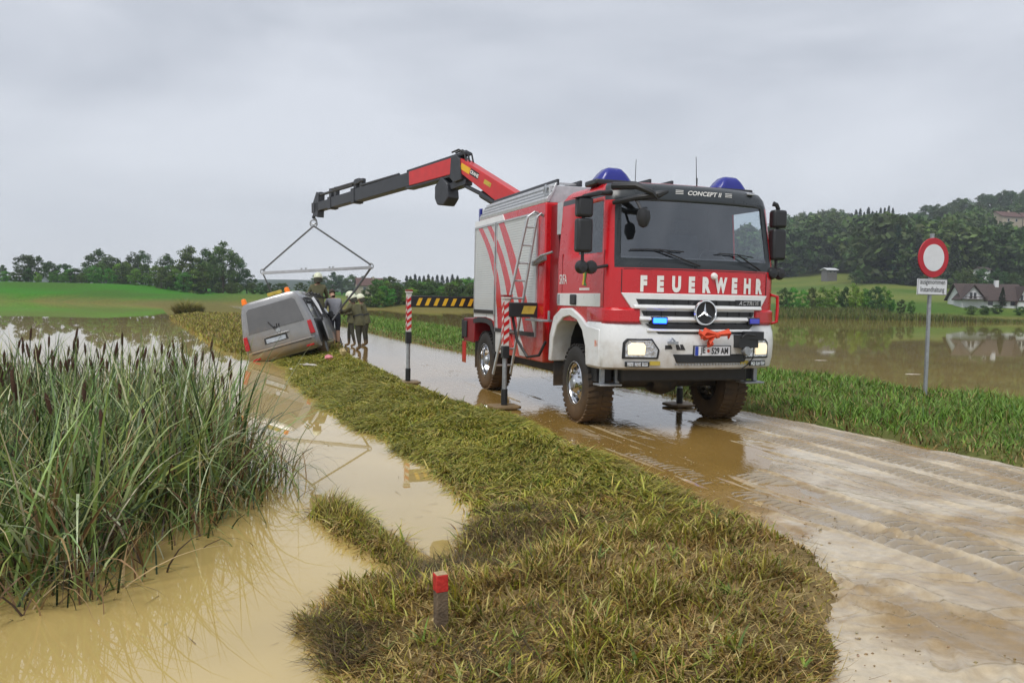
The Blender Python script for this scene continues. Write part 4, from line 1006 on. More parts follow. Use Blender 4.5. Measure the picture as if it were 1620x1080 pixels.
for s in (-1, 1):
    xa, xb_ = (-1.07, -.60) if s < 0 else (.62, 1.09)
    sl = .05
    P = [(xa, .945), (xa, 1.15), (xa+.05, 1.20), (xb_-.10, 1.20), (xb_, 1.06), (xb_-.02, .945)] if s < 0 else [(xa+.02, .945), (xa, 1.06), (xa+.10, 1.20), (xb_-.05, 1.20), (xb_, 1.15), (xb_, .945)]
    mb = MB(); fpoly(mb, P, .018, .05, yb); hl = mb.build('headlight', m_black, bumper, .01)
    cx_, cz_ = (xa+xb_)/2, 1.075
    Q = [(cx_+(x-cx_)*.86, cz_+(z-cz_)*.82) for x, z in P]
    mb = MB(); fpoly(mb, Q, .024, .02, yb); mb.build('reflector', m_lens, hl)
    lx_ = cx_-.06*1 if s < 0 else cx_+.10
    Lr = [(lx_-.11, cz_-.08), (lx_-.115, cz_+.04), (lx_-.07, cz_+.07), (lx_+.08, cz_+.07), (lx_+.11, cz_+.03), (lx_+.10, cz_-.08)]
    mb = MB(); fpoly(mb, Lr, .031, .02, yb); mb.build('lit_lens', m_head_lit, hl, .01)
    mb = MB(); frect(mb, (xa+.04 if s < 0 else xb_-.34), (xa+.34 if s < 0 else xb_-.04), .845, .912, .016, .03, yb, 3); fg = mb.build('fog_light', m_black, bumper, .01)
    for q in range(3):
        x0 = (xa+.06 if s < 0 else xb_-.32)+q*.09
        mb = MB(); frect(mb, x0, x0+.075, .855, .902, .021, .02, yb, 1); mb.build('fog_lens', m_lens, fg)
    mb = MB(); x0 = xb_-.12 if s < 0 else xa-.02; frect(mb, x0, x0+.13, .868, .918, .010, .02, yb, 1); mb.build('reflector_sticker', m_dyellow, bumper)
    mb = MB(); mb.box(s*1.27-.012, s*1.27+.012, .13, .24, 1.07, 1.17); mb.build('side_marker', m_orange, bumper, .01)
mb = MB(); frect(mb, -.14, .42, .978, 1.118, .022, .03, yb, 4); fr_ = mb.build('plate_frame', m_black, bumper)
mb = MB(); frect(mb, -.125, .405, .99, 1.108, .026, .008, yb, 4); pl = mb.build('number_plate', m_plate, fr_)
mb = MB(); frect(mb, -.122, -.075, .992, 1.106, .029, .004, yb, 1); mb.build('plate_band', m_pblue, pl)
ftext('JE', -.01, 1.05, .108, .030, m_ink, 'plate_lettering', pl, bold=.003, squash=.78, base=yb); ftext('529 AM', .245, 1.05, .108, .030, m_ink, 'plate_lettering', pl, bold=.003, squash=.74, base=yb)
mb = MB(); fpoly(mb, [(.062, 1.03), (.05, 1.05), (.062, 1.07), (.08, 1.07), (.092, 1.05), (.08, 1.03)], .031, .003, yb); mb.build('plate_crest', m_strap, pl)
mb = MB()
for sgn in (0, 1): fpoly(mb, [(-.37+.06*sgn, 1.06), (-.39+.06*sgn, 1.13), (-.35+.06*sgn, 1.13), (-.31+.06*sgn, 1.06)], .012, .01, yb)
mb.box(-.53, -.43, yb(.5)-.012, yb(.5)+.02, 1.07, 1.12); mb.build('sticker', m_dark, bumper)
mb = MB(); mb.box(-.50, -.40, yb(.45)-.1, yb(.45)+.02, 1.14, 1.17); mb.tube([(-.49, yb(.45)-.05, 1.17), (-.47, yb(.45)-.06, 1.21), (-.42, yb(.45)-.05, 1.17)], .012, 6); mb.build('coupling', m_steel, bumper)
# winch box and orange strap
mb = MB(); frect(mb, .47, .80, 1.09, 1.255, .13, .16, yb, 3); mb.box(.60, .86, yb(.75)-.15, yb(.75)+.02, 1.19, 1.30); mb.tube([(.5, yb(.5)-.14, 1.22), (.55, yb(.5)-.15, 1.27), (.7, yb(.5)-.15, 1.25)], .012, 6); mb.build('winch_box', m_black, bumper, .012)
mb = MB(); mb.lathe([(0, 0), (.05, 0), (.06, .03), (.05, .09)], 14, 'y', (.60, yb(.6)-.16, 1.05)); mb.build('work_lamp', m_steel, bumper, smooth=True)
mb = MB()
for (a, b_, c_) in [((.16, 1.26), (-.02, 1.31), (-.07, 1.22)), ((.16, 1.26), (.34, 1.30), (.33, 1.22)), ((.14, 1.26), (.03, 1.15), (.10, 1.14)), ((.18, 1.26), (-.02, 1.24), (-.10, 1.28))]:
    y0 = yb(.16)-.07
    mb.loft([[(a[0], y0, a[1]-.03), (a[0], y0-.04, a[1]), (a[0], y0, a[1]+.03), (a[0], y0+.02, a[1])], [(b_[0], y0+.01, b_[1]-.06), (b_[0], y0-.06, b_[1]-.02), (b_[0], y0, b_[1]+.04), (b_[0], y0+.02, b_[1])], [(c_[0], y0+.0, c_[1]-.03), (c_[0], y0-.04, c_[1]), (c_[0], y0, c_[1]+.05), (c_[0], y0+.02, c_[1])]])
mb.lathe([(.0, -.05), (.035, -.04), (.04, 0), (.02, .03)], 10, 'y', (.16, y0, 1.25)); mb.build('knotted_strap', m_strap, bumper, .006)
mb = MB(); mb.tube([(.74, yb(.7)-.1, 1.1), (.77, yb(.75)-.05, .95), (.70, yb(.7)-.02, .86), (.62, yb(.6)+.02, .80)], .008, 5); mb.build('cable', m_hose, bumper)

# wheel arches
inner = [(.50, .82), (.53, 1.06), (.64, 1.27), (.82, 1.40), (1.05, 1.45), (1.28, 1.42), (1.48, 1.31), (1.62, 1.12), (1.68, .78)]
outer = [(.10, .82), (.10, 1.30), (.46, 1.33), (.70, 1.45), (1.0, 1.555), (1.36, 1.545), (1.62, 1.43), (1.76, 1.16), (1.79, .78)]
for s in (-1, 1):
    mb = MB(); n = len(inner)
    xa, xb_ = s*1.282, s*.98
    vv = [(xa, *p) for p in outer]+[(xa, *p) for p in inner]+[(xb_, *p) for p in outer]+[(xb_, *p) for p in inner]
    ff = []
    for i in range(n-1):
        ff += [(i, i+1, n+i+1, n+i), (2*n+i, 3*n+i, 3*n+i+1, 2*n+i+1), (i, 2*n+i, 2*n+i+1, i+1), (n+i, n+i+1, 3*n+i+1, 3*n+i)]
    ff += [(0, n, 3*n, 2*n), (n-1, 2*n-1, 4*n-1, 3*n-1)]
    mb.add(vv, ff); mb.build('fender', m_white, truck, .015, smooth=True)
    mb = MB(); mb.loft([[(s*1.0, *p) for p in inner], [(s*.55, *p) for p in inner]], closed=False); mb.box(s*.55-.01, s*.55+.01, .5, 1.7, .8, 1.45); mb.build('wheel_well', m_dark, truck)
    mb = MB(); mb.box(s*1.22, s*.9, 1.70, 1.73, .42, .8); mb.build('mud_flap', m_rubber, truck)
    # steps under the bumper
    mb = MB(); mb.box(s*1.16-.03, s*1.16+.03, .22, .27, .60, .84); mb.box(s*.95-.03, s*.95+.03, .22, .27, .60, .84); mb.box(min(s*1.24, s*.93), max(s*1.24, s*.93), .12, .34, .575, .60)
    mb.build('step', m_steel, truck, .006)
    mb = MB(); mb.box(min(s*1.21, s*1.0), max(s*1.21, s*1.0), .3, .5, .62, .86); mb.build('bracket', m_dark, truck)
# door
mb = MB()
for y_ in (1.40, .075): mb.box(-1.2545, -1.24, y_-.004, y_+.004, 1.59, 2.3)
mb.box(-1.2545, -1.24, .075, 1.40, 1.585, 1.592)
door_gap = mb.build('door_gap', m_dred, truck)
for s in (-1, 1):
    x0, x1 = (s*1.25-.0, s*1.256)
    mb = MB(); mb.box(min(x0, x1), max(x0, x1), .16, 1.545, 1.585, 1.755); wb = mb.build('white_band', m_white, truck)
    mb = MB(); mb.box(min(s*1.25, s*1.285), max(s*1.25, s*1.285), .88, 1.06, 1.60, 1.74); mb.build('door_handle', m_black, truck, .015)
mb = MB(); mb.box(-1.268, -1.25, 1.46, 1.54, 1.61, 1.74); mb.build('reflector', m_steel, truck)
stext('SRFA', 1.36, 1.95, .19, -1.2545, m_lwhite, 'lettering', .002, .62)
mb = MB(); mb.prism([(.74, 2.09), (.66, 2.10), (.61, 1.98), (.66, 1.87), (.72, 1.86), (.68, 1.98)], 'x', -1.2545, -1.249); mb.build('crest', m_yellow, truck)
mb = MB(); mb.prism([(.61, 2.10), (.57, 2.08), (.62, 1.90), (.58, 1.85), (.66, 1.86), (.64, 2.0)], 'x', -1.2565, -1.249); mb.build('crest', mat('crest green', (.02, .16, .03), .5), truck)
mb = MB()
for k in range(9): mb.box(-1.2545, -1.249, .49+k*.036, .515+k*.036, 1.795, 1.825)
for k in range(6): mb.box(-1.2545, -1.249, .60+k*.034, .62+k*.034, 2.135, 2.16)
mb.build('small_print', m_lwhite, truck)
# door mirrors
for s in (-1, 1):
    mx_ = -1.57 if s < 0 else 1.29
    mb = MB(); mb.tube([(s*1.2, .02, 3.0), ((s*1.2+mx_)/2, .0, 2.985), (mx_, .02, 2.93)], [.035, .03, .03], 8); mb.tube([(mx_, .03, 2.95), (mx_, .03, 2.1)], .022, 8); mb.tube([(mx_, .03, 2.12), ((s*1.2+mx_)/2, .0, 2.07), (s*1.23, .02, 2.10)], .02, 8)
    arm = mb.build('mirror_arm', m_black, truck, smooth=True)
    for z0, z1 in ((2.68, 2.92), (2.25, 2.665)):
        mb = MB(); mb.box(mx_-.105, mx_+.105, -.05, .08, z0, z1); mb.build('mirror', m_black, arm, .035, seg=3)
        mb = MB(); mb.box(mx_-.09, mx_+.09, .081, .085, z0+.03, z1-.03); mb.build('mirror_glass', m_chrome, arm)
    for dx in (0, -s*.13):
        mb = MB(); mb.lathe([(0, -.06), (.06, -.05), (.085, 0), (.085, .02), (0, .025)], 14, 'y', (mx_+dx+s*.03, -.02, 2.07)); mb.build('spot_mirror', m_black, arm, smooth=True)
mb = MB(); mb.prism([(-1.74, 2.90), (-1.40, 3.00), (-1.34, 3.0), (-1.38, 2.95)], 'y', -.06, .10); mb.build('mirror_hood', m_black, truck, .008)
# front mirror on a curved arm
mb = MB(); mb.tube([(-1.19, -.0, 3.08), (-1.02, -.30, 3.06), (-.86, -.42, 2.97), (-.80, -.43, 2.90)], [.05, .045, .035, .02], 8)
mb.tube([(-1.17, .02, 2.88), (-1.0, -.28, 2.92), (-.80, -.42, 2.95), (-.66, -.42, 3.0)], [.028, .035, .05, .02], 8); mb.tube([(-1.0, -.26, 2.9), (-.95, -.35, 2.72)], .02, 6)
fm = mb.build('front_mirror_arm', m_black, truck, smooth=True)
mb = MB(); mb.lathe([(0, -.14), (.05, -.12), (.085, -.03), (.075, .06), (.03, .10), (0, .105)], 14, 'z', (-.95, -.36, 2.69)); mb.build('front_mirror', m_black, fm, smooth=True)
# wipers
def ws_y(x, z): return yf(x)+yo(z)-.02
for (p, a, b_) in [((-.05, 2.12), (-.98, 2.305), (-.28, 2.295)), ((.92, 2.10), (.22, 2.29), (.80, 2.26))]:
    mx2 = ((a[0]+b_[0])/2, (a[1]+b_[1])/2+.012)
    mb = MB(); mb.tube([(p[0], ws_y(p[0], p[1])-.01, p[1]), (mx2[0], ws_y(*mx2)-.03, mx2[1])], [.013, .008], 6); mb.tube([(a[0], ws_y(*a)-.012, a[1]), (mx2[0], ws_y(*mx2)-.018, mx2[1]), (b_[0], ws_y(*b_)-.012, b_[1])], .008, 5)
    mb.build('wiper', m_ink, truck)
# roof lamps, antennas, beacons
for s, bx in ((-1, -.87), (1, .93)):
    mb = MB(); mb.box(bx-.31, bx+.31, .52, .88, 3.17, 3.245); mb.build('beacon_base', m_black, truck, .02)
    rings = []
    for z, w, d in ((3.21, .26, .16), (3.25, .25, .155), (3.34, .18, .135), (3.40, .12, .10), (3.42, .07, .05)):
        rings.append([(bx+w*cx_, .70+d*cy_, z) for cx_, cy_ in [(-1, -.6), (-.75, -1), (.75, -1), (1, -.6), (1, .6), (.75, 1), (-.75, 1), (-1, .6)]])
    mb = MB(); mb.loft(rings); mb.build('beacon', m_blue, truck, .02, smooth=True)
    mb = MB(); lx_ = s*.88; mb.box(lx_-.06, lx_+.06, yf(.88)+.17, yf(.88)+.24, 3.095, 3.135); mb.build('roof_marker', m_lens, truck, .01)
mb = MB(); mb.tube([(.60, .95, 3.18), (.58, .96, 3.72)], [.008, .004], 5); mb.tube([(.6, .95, 3.16), (.6, .95, 3.22)], .02, 6); mb.build('antenna', m_ink, truck)
mb = MB(); mb.tube([(.16, .25, 3.15), (.16, .25, 3.30)], .010, 5); mb.build('antenna', m_ink, truck)
mb = MB(); mb.tube([(-.36, 1.0, 3.18), (-.35, 1.0, 3.62)], [.006, .004], 5); mb.build('antenna', m_ink, truck)
# red grab handle at the far corner
mb = MB(); mb.tube([(1.20, .0, 1.78), (1.30, -.01, 1.76), (1.31, -.01, 1.6), (1.30, -.01, 1.42), (1.22, .0, 1.40)], .022, 8); mb.build('grab_handle', m_red, truck, smooth=True)

# chassis
mb = MB()
for s in (-1, 1): mb.box(s*.42-.04, s*.42+.04, .2, 6.7, .78, 1.02)
for y_ in (.6, 1.9, 3.2, 4.5, 5.6, 6.6): mb.box(-.38, .38, y_-.05, y_+.05, .82, .98)
mb.build('chassis_frame', m_dark, truck, .01)
mb = MB(); mb.box(-.95, .95, .12, .45, .62, .86); mb.box(-.6, .6, .4, 1.75, .62, 1.3); mb.build('engine_block', m_dark, truck, .03)
for y_ in (.95, 5.07):
    mb = MB(); mb.tube([(-1.0, y_, .55), (1.0, y_, .55)], .09, 10); mb.lathe([(0, -.22), (.15, -.18), (.2, 0), (.15, .18), (0, .22)], 14, 'x', (.1, y_, .55)); mb.build('axle', m_dark, truck, smooth=True)
mb = MB(); mb.box(-.95, -.5, 1.95, 4.2, .55, .78); mb.box(.5, 1.1, 1.95, 3.9, .5, 1.0); mb.build('tank', m_dark, truck, .03)
# wheels
TR = .555
def make_wheel(rear):
    mb = MB(); W = .19
    mb.lathe([(.29, -W+.02), (.33, -W), (.47, -W-.006), (.525, -W+.02), (.545, -W+.05), (.548, 0), (.545, W-.05), (.525, W-.02), (.47, W+.006), (.33, W), (.29, W-.02)], 44, 'x', caps=False)
    for k in range(40):
        a = 2*math.pi*k/40; u = Vector((0, math.cos(a), math.sin(a))); t_ = Vector((0, -math.sin(a), math.cos(a)))
        for (x0, x1, sh) in ((-W+.01, -.03, .03), (.03, W-.01, -.03)):
            c0, c1 = Vector((x0, 0, 0)), Vector((x1, 0, 0)); q = []
            for rr in (.535, .559):
                q += [c0+u*rr-t_*.024+t_*sh, c0+u*rr+t_*.024+t_*sh, c1+u*rr+t_*.024, c1+u*rr-t_*.024]
            mb.add(q, [(0, 1, 2, 3), (4, 7, 6, 5), (0, 4, 5, 1), (1, 5, 6, 2), (2, 6, 7, 3), (3, 7, 4, 0)])
    ty = mb.mesh('tyre', [m_rubber]); ty.polygons.foreach_set('use_smooth', [True]*len(ty.polygons)); ty.set_sharp_from_angle(angle=R(35))
    rm = MB(); n = 44
    if not rear:
        rm.lathe([(.30, -.185), (.315, -.19), (.30, -.15), (.275, -.10), (.25, -.11), (.22, -.135), (.16, -.15), (.135, -.175), (.12, -.20), (0, -.20)], n, 'x', caps=False)
    else:
        rm.lathe([(.30, -.185), (.315, -.19), (.30, -.15), (.275, -.02), (.24, .02), (.17, .0), (.14, -.05), (.12, -.12), (0, -.13)], n, 'x', caps=False)
    rm.lathe([(.30, .185), (.29, .0), (.29, -.14)], n, 'x', caps=False)
    rmm = rm.mesh('rim', [m_chrome]); rmm.polygons.foreach_set('use_smooth', [True]*len(rmm.polygons))
    hl = MB(); x0 = -.137 if not rear else -.0
    for k in range(10):
        a = 2*math.pi*(k+.5)/10; r_ = .232; hl.lathe([(0, 0), (.030, 0), (.030, .03), (0, .03)], 10, 'x', (x0-.002 if not rear else .0, r_*math.cos(a), r_*math.sin(a)))
    hm = hl.mesh('hand_hole', [m_ink])
    nt_ = MB()
    for k in range(10):
        a = 2*math.pi*k/10; nt_.lathe([(0, 0), (.016, 0), (.018, .025)], 6, 'x', ((-.185 if not rear else -.05), .175*math.cos(a), .175*math.sin(a)))
    nt_.lathe([(0, -.225), (.07, -.222), (.085, -.2), (.09, -.18)], 16, 'x') if not rear else nt_.lathe([(0, -.19), (.07, -.185), (.09, -.15), (.09, -.10)], 16, 'x')
    nm = nt_.mesh('hub', [m_steel])
    return ty, rmm, hm, nm
WM = {False: make_wheel(False), True: make_wheel(True)}
for (x, y_, rear) in [(-1.04, .95, False), (1.04, .95, False), (-1.02, 5.07, True), (1.02, 5.07, True)]:
    ty, rmm, hm, nm = WM[rear]
    w = link('wheel', ty, truck); w.location = (x, y_, .533); w.scale = (1, .96, .96)
    if x > 0: w.rotation_euler = (0, 0, math.pi)
    if not rear: w.rotation_euler.z += R(-4)
    link('rim', rmm, w); link('hand_hole', hm, w); link('hub', nm, w)

# body
mb = MB(); mb.prism([(2.10, .72), (2.10, 3.10), (5.64, 3.10), (5.64, 1.18), (5.55, 1.20), (5.2, 1.24), (4.9, 1.24), (4.6, 1.2), (4.42, 1.05), (4.36, .72)], 'x', -1.24, 1.24)
body = mb.build('body', m_red, truck, .02)
mb = MB(); mb.prism([(5.64, 1.19), (5.2, 1.225), (4.9, 1.225), (4.62, 1.18), (4.44, 1.03), (4.38, .70), (4.3, .70), (4.34, 1.08), (4.56, 1.27), (4.9, 1.31), (5.3, 1.31), (5.64, 1.27)], 'x', -1.262, -1.1); mb.build('arch_trim', m_black, body)
mb = MB(); mb.box(-1.1, -.8, 4.42, 5.62, 1.2, 1.22); mb.build('wheel_well', m_dark, body)
for s in (-1, 1):
    X0, X1 = (s*1.24, s*1.252); lo, hi_ = min(X0, X1), max(X0, X1)
    for y0, y1, z0, z1 in ((2.42, 4.30, 1.12, 2.955), (4.43, 5.585, 1.42, 2.955)):
        mb = MB(); zz = z0; n = int((z1-z0)/.04)
        for k in range(n):
            za, zb = z0+(z1-z0)*k/n, z0+(z1-z0)*(k+1)/n
            mb.prism([(lo if s > 0 else hi_, za), (s*1.2518, za+.0015), (s*1.2526, (za+zb)/2), (s*1.2518, zb-.0015), (lo if s > 0 else hi_, zb)], 'y', y0, y1)
        sh_ = mb.build('roller_shutter', m_silver, body)
        mb = MB()
        for yy in (y0-.035, y1+.0): mb.box(min(s*1.24, s*1.266), max(s*1.24, s*1.266), yy, yy+.035, z0-.03, z1+.03)
        mb.box(min(s*1.24, s*1.266), max(s*1.24, s*1.266), y0, y1, z1, z1+.03); mb.build('shutter_frame', m_alu, sh_)
        mb = MB(); mb.box(min(s*1.25, s*1.272), max(s*1.25, s*1.272), y0, y1, z0-.03, z0+.035); mb.build('shutter_bar', m_dark, sh_)
    mb = MB(); mb.box(lo, hi_, 4.345, 4.392, .78, 3.0); mb.build('body_gap', m_dark, body)
    mb = MB(); mb.prism([(5.64, 2.985), (5.64, 3.09), (4.05, 3.09), (3.95, 2.985)], 'x', lo, hi_+.004 if s > 0 else hi_) if s > 0 else mb.prism([(5.63, 2.99), (5.63, 3.09), (4.05, 3.09), (3.95, 2.99)], 'x', -1.256, -1.24); mb.build('top_panel', m_white, body)
    mb = MB(); mb.prism([(5.63, 1.31), (5.63, 1.41), (4.45, 1.41), (4.45, 1.27), (4.56, 1.30), (4.9, 1.33)], 'x', min(s*1.24, s*1.254), max(s*1.24, s*1.254)); mb.prism([(4.32, .74), (4.32, 1.10), (3.72, 1.10), (3.60, .74)], 'x', min(s*1.24, s*1.254), max(s*1.24, s*1.254)); mb.build('lower_panel', m_white, body)
# red swooshes on the near side
def swoosh(pts, w0, w1):
    mb = MB(); n = 14; P = []
    ts = np.linspace(0, 1, len(pts)); yy = np.interp(np.linspace(0, 1, n), ts, [p[0] for p in pts]); zz = np.interp(np.linspace(0, 1, n), ts, [p[1] for p in pts])
    yy = np.convolve(np.pad(yy, 2, mode='reflect', reflect_type='odd'), np.ones(5)/5, 'valid'); zz = np.convolve(np.pad(zz, 2, mode='reflect', reflect_type='odd'), np.ones(5)/5, 'valid')
    r = []
    for k in range(n):
        w = (w0+(w1-w0)*k/(n-1))/2
        r.append([(-1.2585, yy[k]+w, zz[k]), (-1.2585, yy[k]-w, zz[k]), (-1.2535, yy[k]-w, zz[k]), (-1.2535, yy[k]+w, zz[k])])
    mb.loft(r); mb.build('red_stripe', m_red, body)
swoosh([(5.30, 2.95), (4.80, 2.62), (4.43, 2.22), (4.18, 1.80), (4.05, 1.12)], .22, .26)
swoosh([(4.78, 2.95), (4.30, 2.62), (3.90, 2.20), (3.55, 1.70), (3.30, 1.12)], .20, .30)
swoosh([(4.10, 2.95), (3.72, 2.58), (3.32, 2.10), (2.92, 1.58), (2.65, 1.12)], .26, .42)
mb = MB()
for a in ([(3.55, .74), (3.95, 1.09), (3.55, 1.09), (3.25, .74)], ): mb.prism(a, 'x', -1.2575, -1.24)
mb.build('red_stripe', m_red, body)
mb = MB(); mb.prism([(3.1, .76), (3.30, 1.09), (3.12, 1.09), (2.82, .76)], 'x', -1.246, -1.238); mb.prism([(2.95, 1.13), (2.62, 1.55), (2.45, 1.55), (2.45, 1.13)], 'x', -1.2575, -1.2535); mb.build('white_stripe', m_white, body)
# front column and gap between body and cab
for s in (-1, 1):
    mb = MB(); mb.box(min(s*1.15, s*.8), max(s*1.15, s*.8), 1.80, 2.11, .80, 3.05); mb.build('cab_gap_panel', m_dred, body, .01)  # the darker red paints the recess's shade into the panel colour
mb = MB()
for k in range(8):
    for q in range(5): mb.box(-1.16+q*.05, -1.135+q*.05, 1.60, 1.62, 2.62+k*.055, 2.655+k*.055)
mb.box(-1.18, -.9, 1.62, 1.80, 2.6, 3.06); mb.build('air_intake', m_alu, truck, .004)
mb = MB(); mb.tube([(-1.08, 1.7, 2.6), (-1.12, 1.69, 2.0), (-1.08, 1.7, 1.2)], .07, 10); mb.build('exhaust', m_dark, truck, smooth=True)
# roof gallery of aluminium boards and the ladders on it
gal = MB()
for s in (-1, 1):
    gal.prism([(s*1.225, 3.10), (s*1.235, 3.16), (s*1.14, 3.27), (s*1.135, 3.30), (s*1.09, 3.40), (s*1.06, 3.40), (s*1.10, 3.28), (s*1.19, 3.10)], 'y', 2.10, 5.45)
gal.box(-1.18, 1.18, 2.12, 2.16, 3.10, 3.36); gal.box(-1.18, 1.18, 5.40, 5.44, 3.10, 3.32)
gallery = gal.build('roof_gallery', m_alu, body, .008)
mb = MB()
for z_, x_ in ((3.205, -1.198), (3.27, -1.142), (3.335, -1.122)): mb.bar((x_-.004, 2.1, z_), (x_-.004, 5.45, z_), .012, .018)
mb.build('board_rib', m_steel, gallery)
mb = MB(); mb.tube([(-1.2, 2.25, 3.1), (-1.19, 2.24, 3.33), (-1.16, 2.32, 3.37), (-1.14, 2.42, 3.30), (-1.16, 2.45, 3.12)], .022, 8); mb.build('roof_handle', m_steel, gallery, smooth=True)
for lx_, z0 in ((-.95, 3.40), (.35, 3.42)):
    mb = MB()
    for dx in (0, .38):
        mb.box(lx_+dx-.02, lx_+dx+.02, 2.35 if lx_ < 0 else 1.85, 5.40, z0, z0+.09)
    la = mb.build('ladder_rail', m_cdark, gallery, .004)
    for k in range(11):
        mb = MB(); yy = 2.5+k*.28; mb.box(lx_+.02, lx_+.36, yy-.015, yy+.015, z0+.03, z0+.06); mb.build('ladder_rung', m_alu, la)
mb = MB(); mb.box(-.9, 1.0, 2.4, 5.2, 3.1, 3.3); mb.build('roof_locker', m_alu, body, .02)
mb = MB(); mb.box(-1.20, -1.12, 5.52, 5.60, 3.10, 3.34); mb.build('rear_beacon', m_blue, body, .015)
# rear: lamp carrier and reflective flap
for s in (-1, 1):
    mb = MB(); mb.box(min(s*1.22, s*.7), max(s*1.22, s*.7), 5.70, 6.42, .82, 1.28); mb.build('rear_locker', m_dred, body, .015)
    mb = MB(); mb.box(min(s*1.24, s*1.0), max(s*1.24, s*1.0), 6.42, 6.50, .86, 1.24); tl = mb.build('tail_light', m_black, body, .01)
    for k, (z0, z1, m_) in enumerate(((.88, .99, m_tail), (1.0, 1.11, m_orange), (1.12, 1.22, m_tail))):
        mb = MB(); mb.box(min(s*1.22, s*1.02), max(s*1.22, s*1.02), 6.50, 6.515, z0, z1); mb.build('lens', m_, tl)
    mb = MB(); mb.box(min(s*1.246, s*1.22), max(s*1.246, s*1.22), 6.15, 6.40, .90, 1.22); mb.build('side_lamp_box', m_black, body, .01)
    mb = MB(); mb.box(s*1.24-.004, s*1.24+.004, 6.16, 6.42, .40, .82); fl = mb.build('warning_flap', m_red, body)
    mb = MB(); mb.box(s*1.24-.008, s*1.24+.008, 6.19, 6.39, .46, .78); mb.build('flap_panel', mat('reflective red', (.55, .02, .02), .35), fl)
    mb = MB(); mb.box(s*.95, s*1.2, 5.66, 5.69, .35, .85); mb.build('mud_flap', m_rubber, body)
mb = MB(); mb.box(-.9, .9, 5.66, 6.6, .95, 1.25); mb.build('crane_bed', m_dark, truck, .02)

# outriggers
m_stripe_w = mat('striped white', (.62, .60, .58), .5, noise=.15)
def outrigger(x, y_, ztop, zst, zsl, zbeam, xin, stripes):
    s = -1 if x < 0 else 1
    mb = MB(); mb.box(x-.046, x+.046, y_-.046, y_+.046, zst, ztop-.03); mb.box(x-.06, x+.06, y_-.06, y_+.06, ztop-.03, ztop+.015)
    leg = mb.build('outrigger_leg', m_stripe_w, truck, .006)
    mb = MB(); mb.box(x-.064, x+.064, y_-.064, y_+.064, ztop+.0, ztop+.03); mb.build('leg_cap', m_dred, leg, .006)
    nst = int((ztop-.08-zst)/.13)
    for k in range(nst):
        z0 = zst+.02+k*.13
        mb = MB()
        mb.prism([(x-.046, z0), (x+.046, z0+.07), (x+.046, z0+.135), (x-.046, z0+.065)], 'y', y_-.0495, y_-.04)
        mb.prism([(y_-.046, z0+.065), (y_+.046, z0), (y_+.046, z0+.065), (y_-.046, z0+.135)], 'x', x-.0495, x-.04)
        mb.build('red_band', m_red, leg)
    mb = MB(); mb.box(x-.052, x+.052, y_-.052, y_+.052, zsl, zst); mb.build('sleeve', m_black, leg, .006)
    mb = MB(); mb.tube([(x, y_, .06), (x, y_, zsl)], .038, 12); mb.build('ram', m_steel, leg, smooth=True)
    mb = MB(); mb.tube([(x, y_, .06), (x, y_, .30)], .05, 12); mb.build('ram_foot', m_black, leg, smooth=True)
    mb = MB(); mb.prism([(x-.22, y_-.16), (x-.16, y_-.22), (x+.16, y_-.22), (x+.22, y_-.16), (x+.22, y_+.16), (x+.16, y_+.22), (x-.16, y_+.22), (x-.22, y_+.16)], 'z', .015, .055); mb.build('foot_plate', m_dark, leg, .008)
    mb = MB(); mb.box(min(x+.03*-s, xin), max(x+.03*-s, xin), y_-.08, y_+.08, zbeam-.11, zbeam+.11); bm_ = mb.build('outrigger_beam', m_black, truck, .01)
    L_ = abs(xin-x); k = 0; p = .12
    while p < L_-.1 and stripes:
        x0 = x-s*p
        mb = MB(); mb.prism([(x0, zbeam-.075), (x0+.07, zbeam-.075), (x0+.13, zbeam+.065), (x0+.06, zbeam+.065)], 'y', y_-.0835, y_-.075); mb.build('yellow_mark', m_yellow, bm_); p += .17
    return leg
outrigger(-2.39, 6.16, 1.77, 1.00, .78, 1.58, -.6, True)
outrigger(-1.72, 2.44, 1.69, .95, .77, 1.50, -.9, False)
outrigger(1.12, 2.1, 1.2, .7, .6, 1.08, .6, False)
outrigger(1.9, 6.16, 1.77, 1.00, .78, 1.58, .6, True)
mb = MB(); mb.prism([(-1.50, 1.44), (-1.30, 1.44), (-1.26, 1.56), (-1.46, 1.56)], 'y', 2.3565, 2.37); mb.build('yellow_mark', m_dyellow, truck)
mb = MB(); mb.tube([(-1.62, 2.45, 1.45), (-1.55, 2.4, 1.05), (-1.45, 2.2, .80), (-1.35, 1.98, .84), (-1.28, 1.9, 1.05)], .022, 7); mb.build('hydraulic_hose', m_hose, truck, smooth=True)
mb = MB(); mb.box(-1.42, -1.25, 1.75, 2.42, 1.34, 1.37); mb.bar((-1.3, 1.75, 1.36), (-1.3, 1.75, 1.5), .03, .03); mb.build('side_step', m_steel, truck, .004)
mb = MB(); mb.tube([(-1.26, 1.75, 2.35), (-1.36, 1.95, 2.30), (-1.36, 2.25, 2.22), (-1.27, 2.45, 2.2)], .018, 6); mb.bar((-1.3, 1.95, 2.27), (-1.3, 2.42, 2.2), .06, .07); mb.build('ladder_bracket', m_steel, truck, .004)

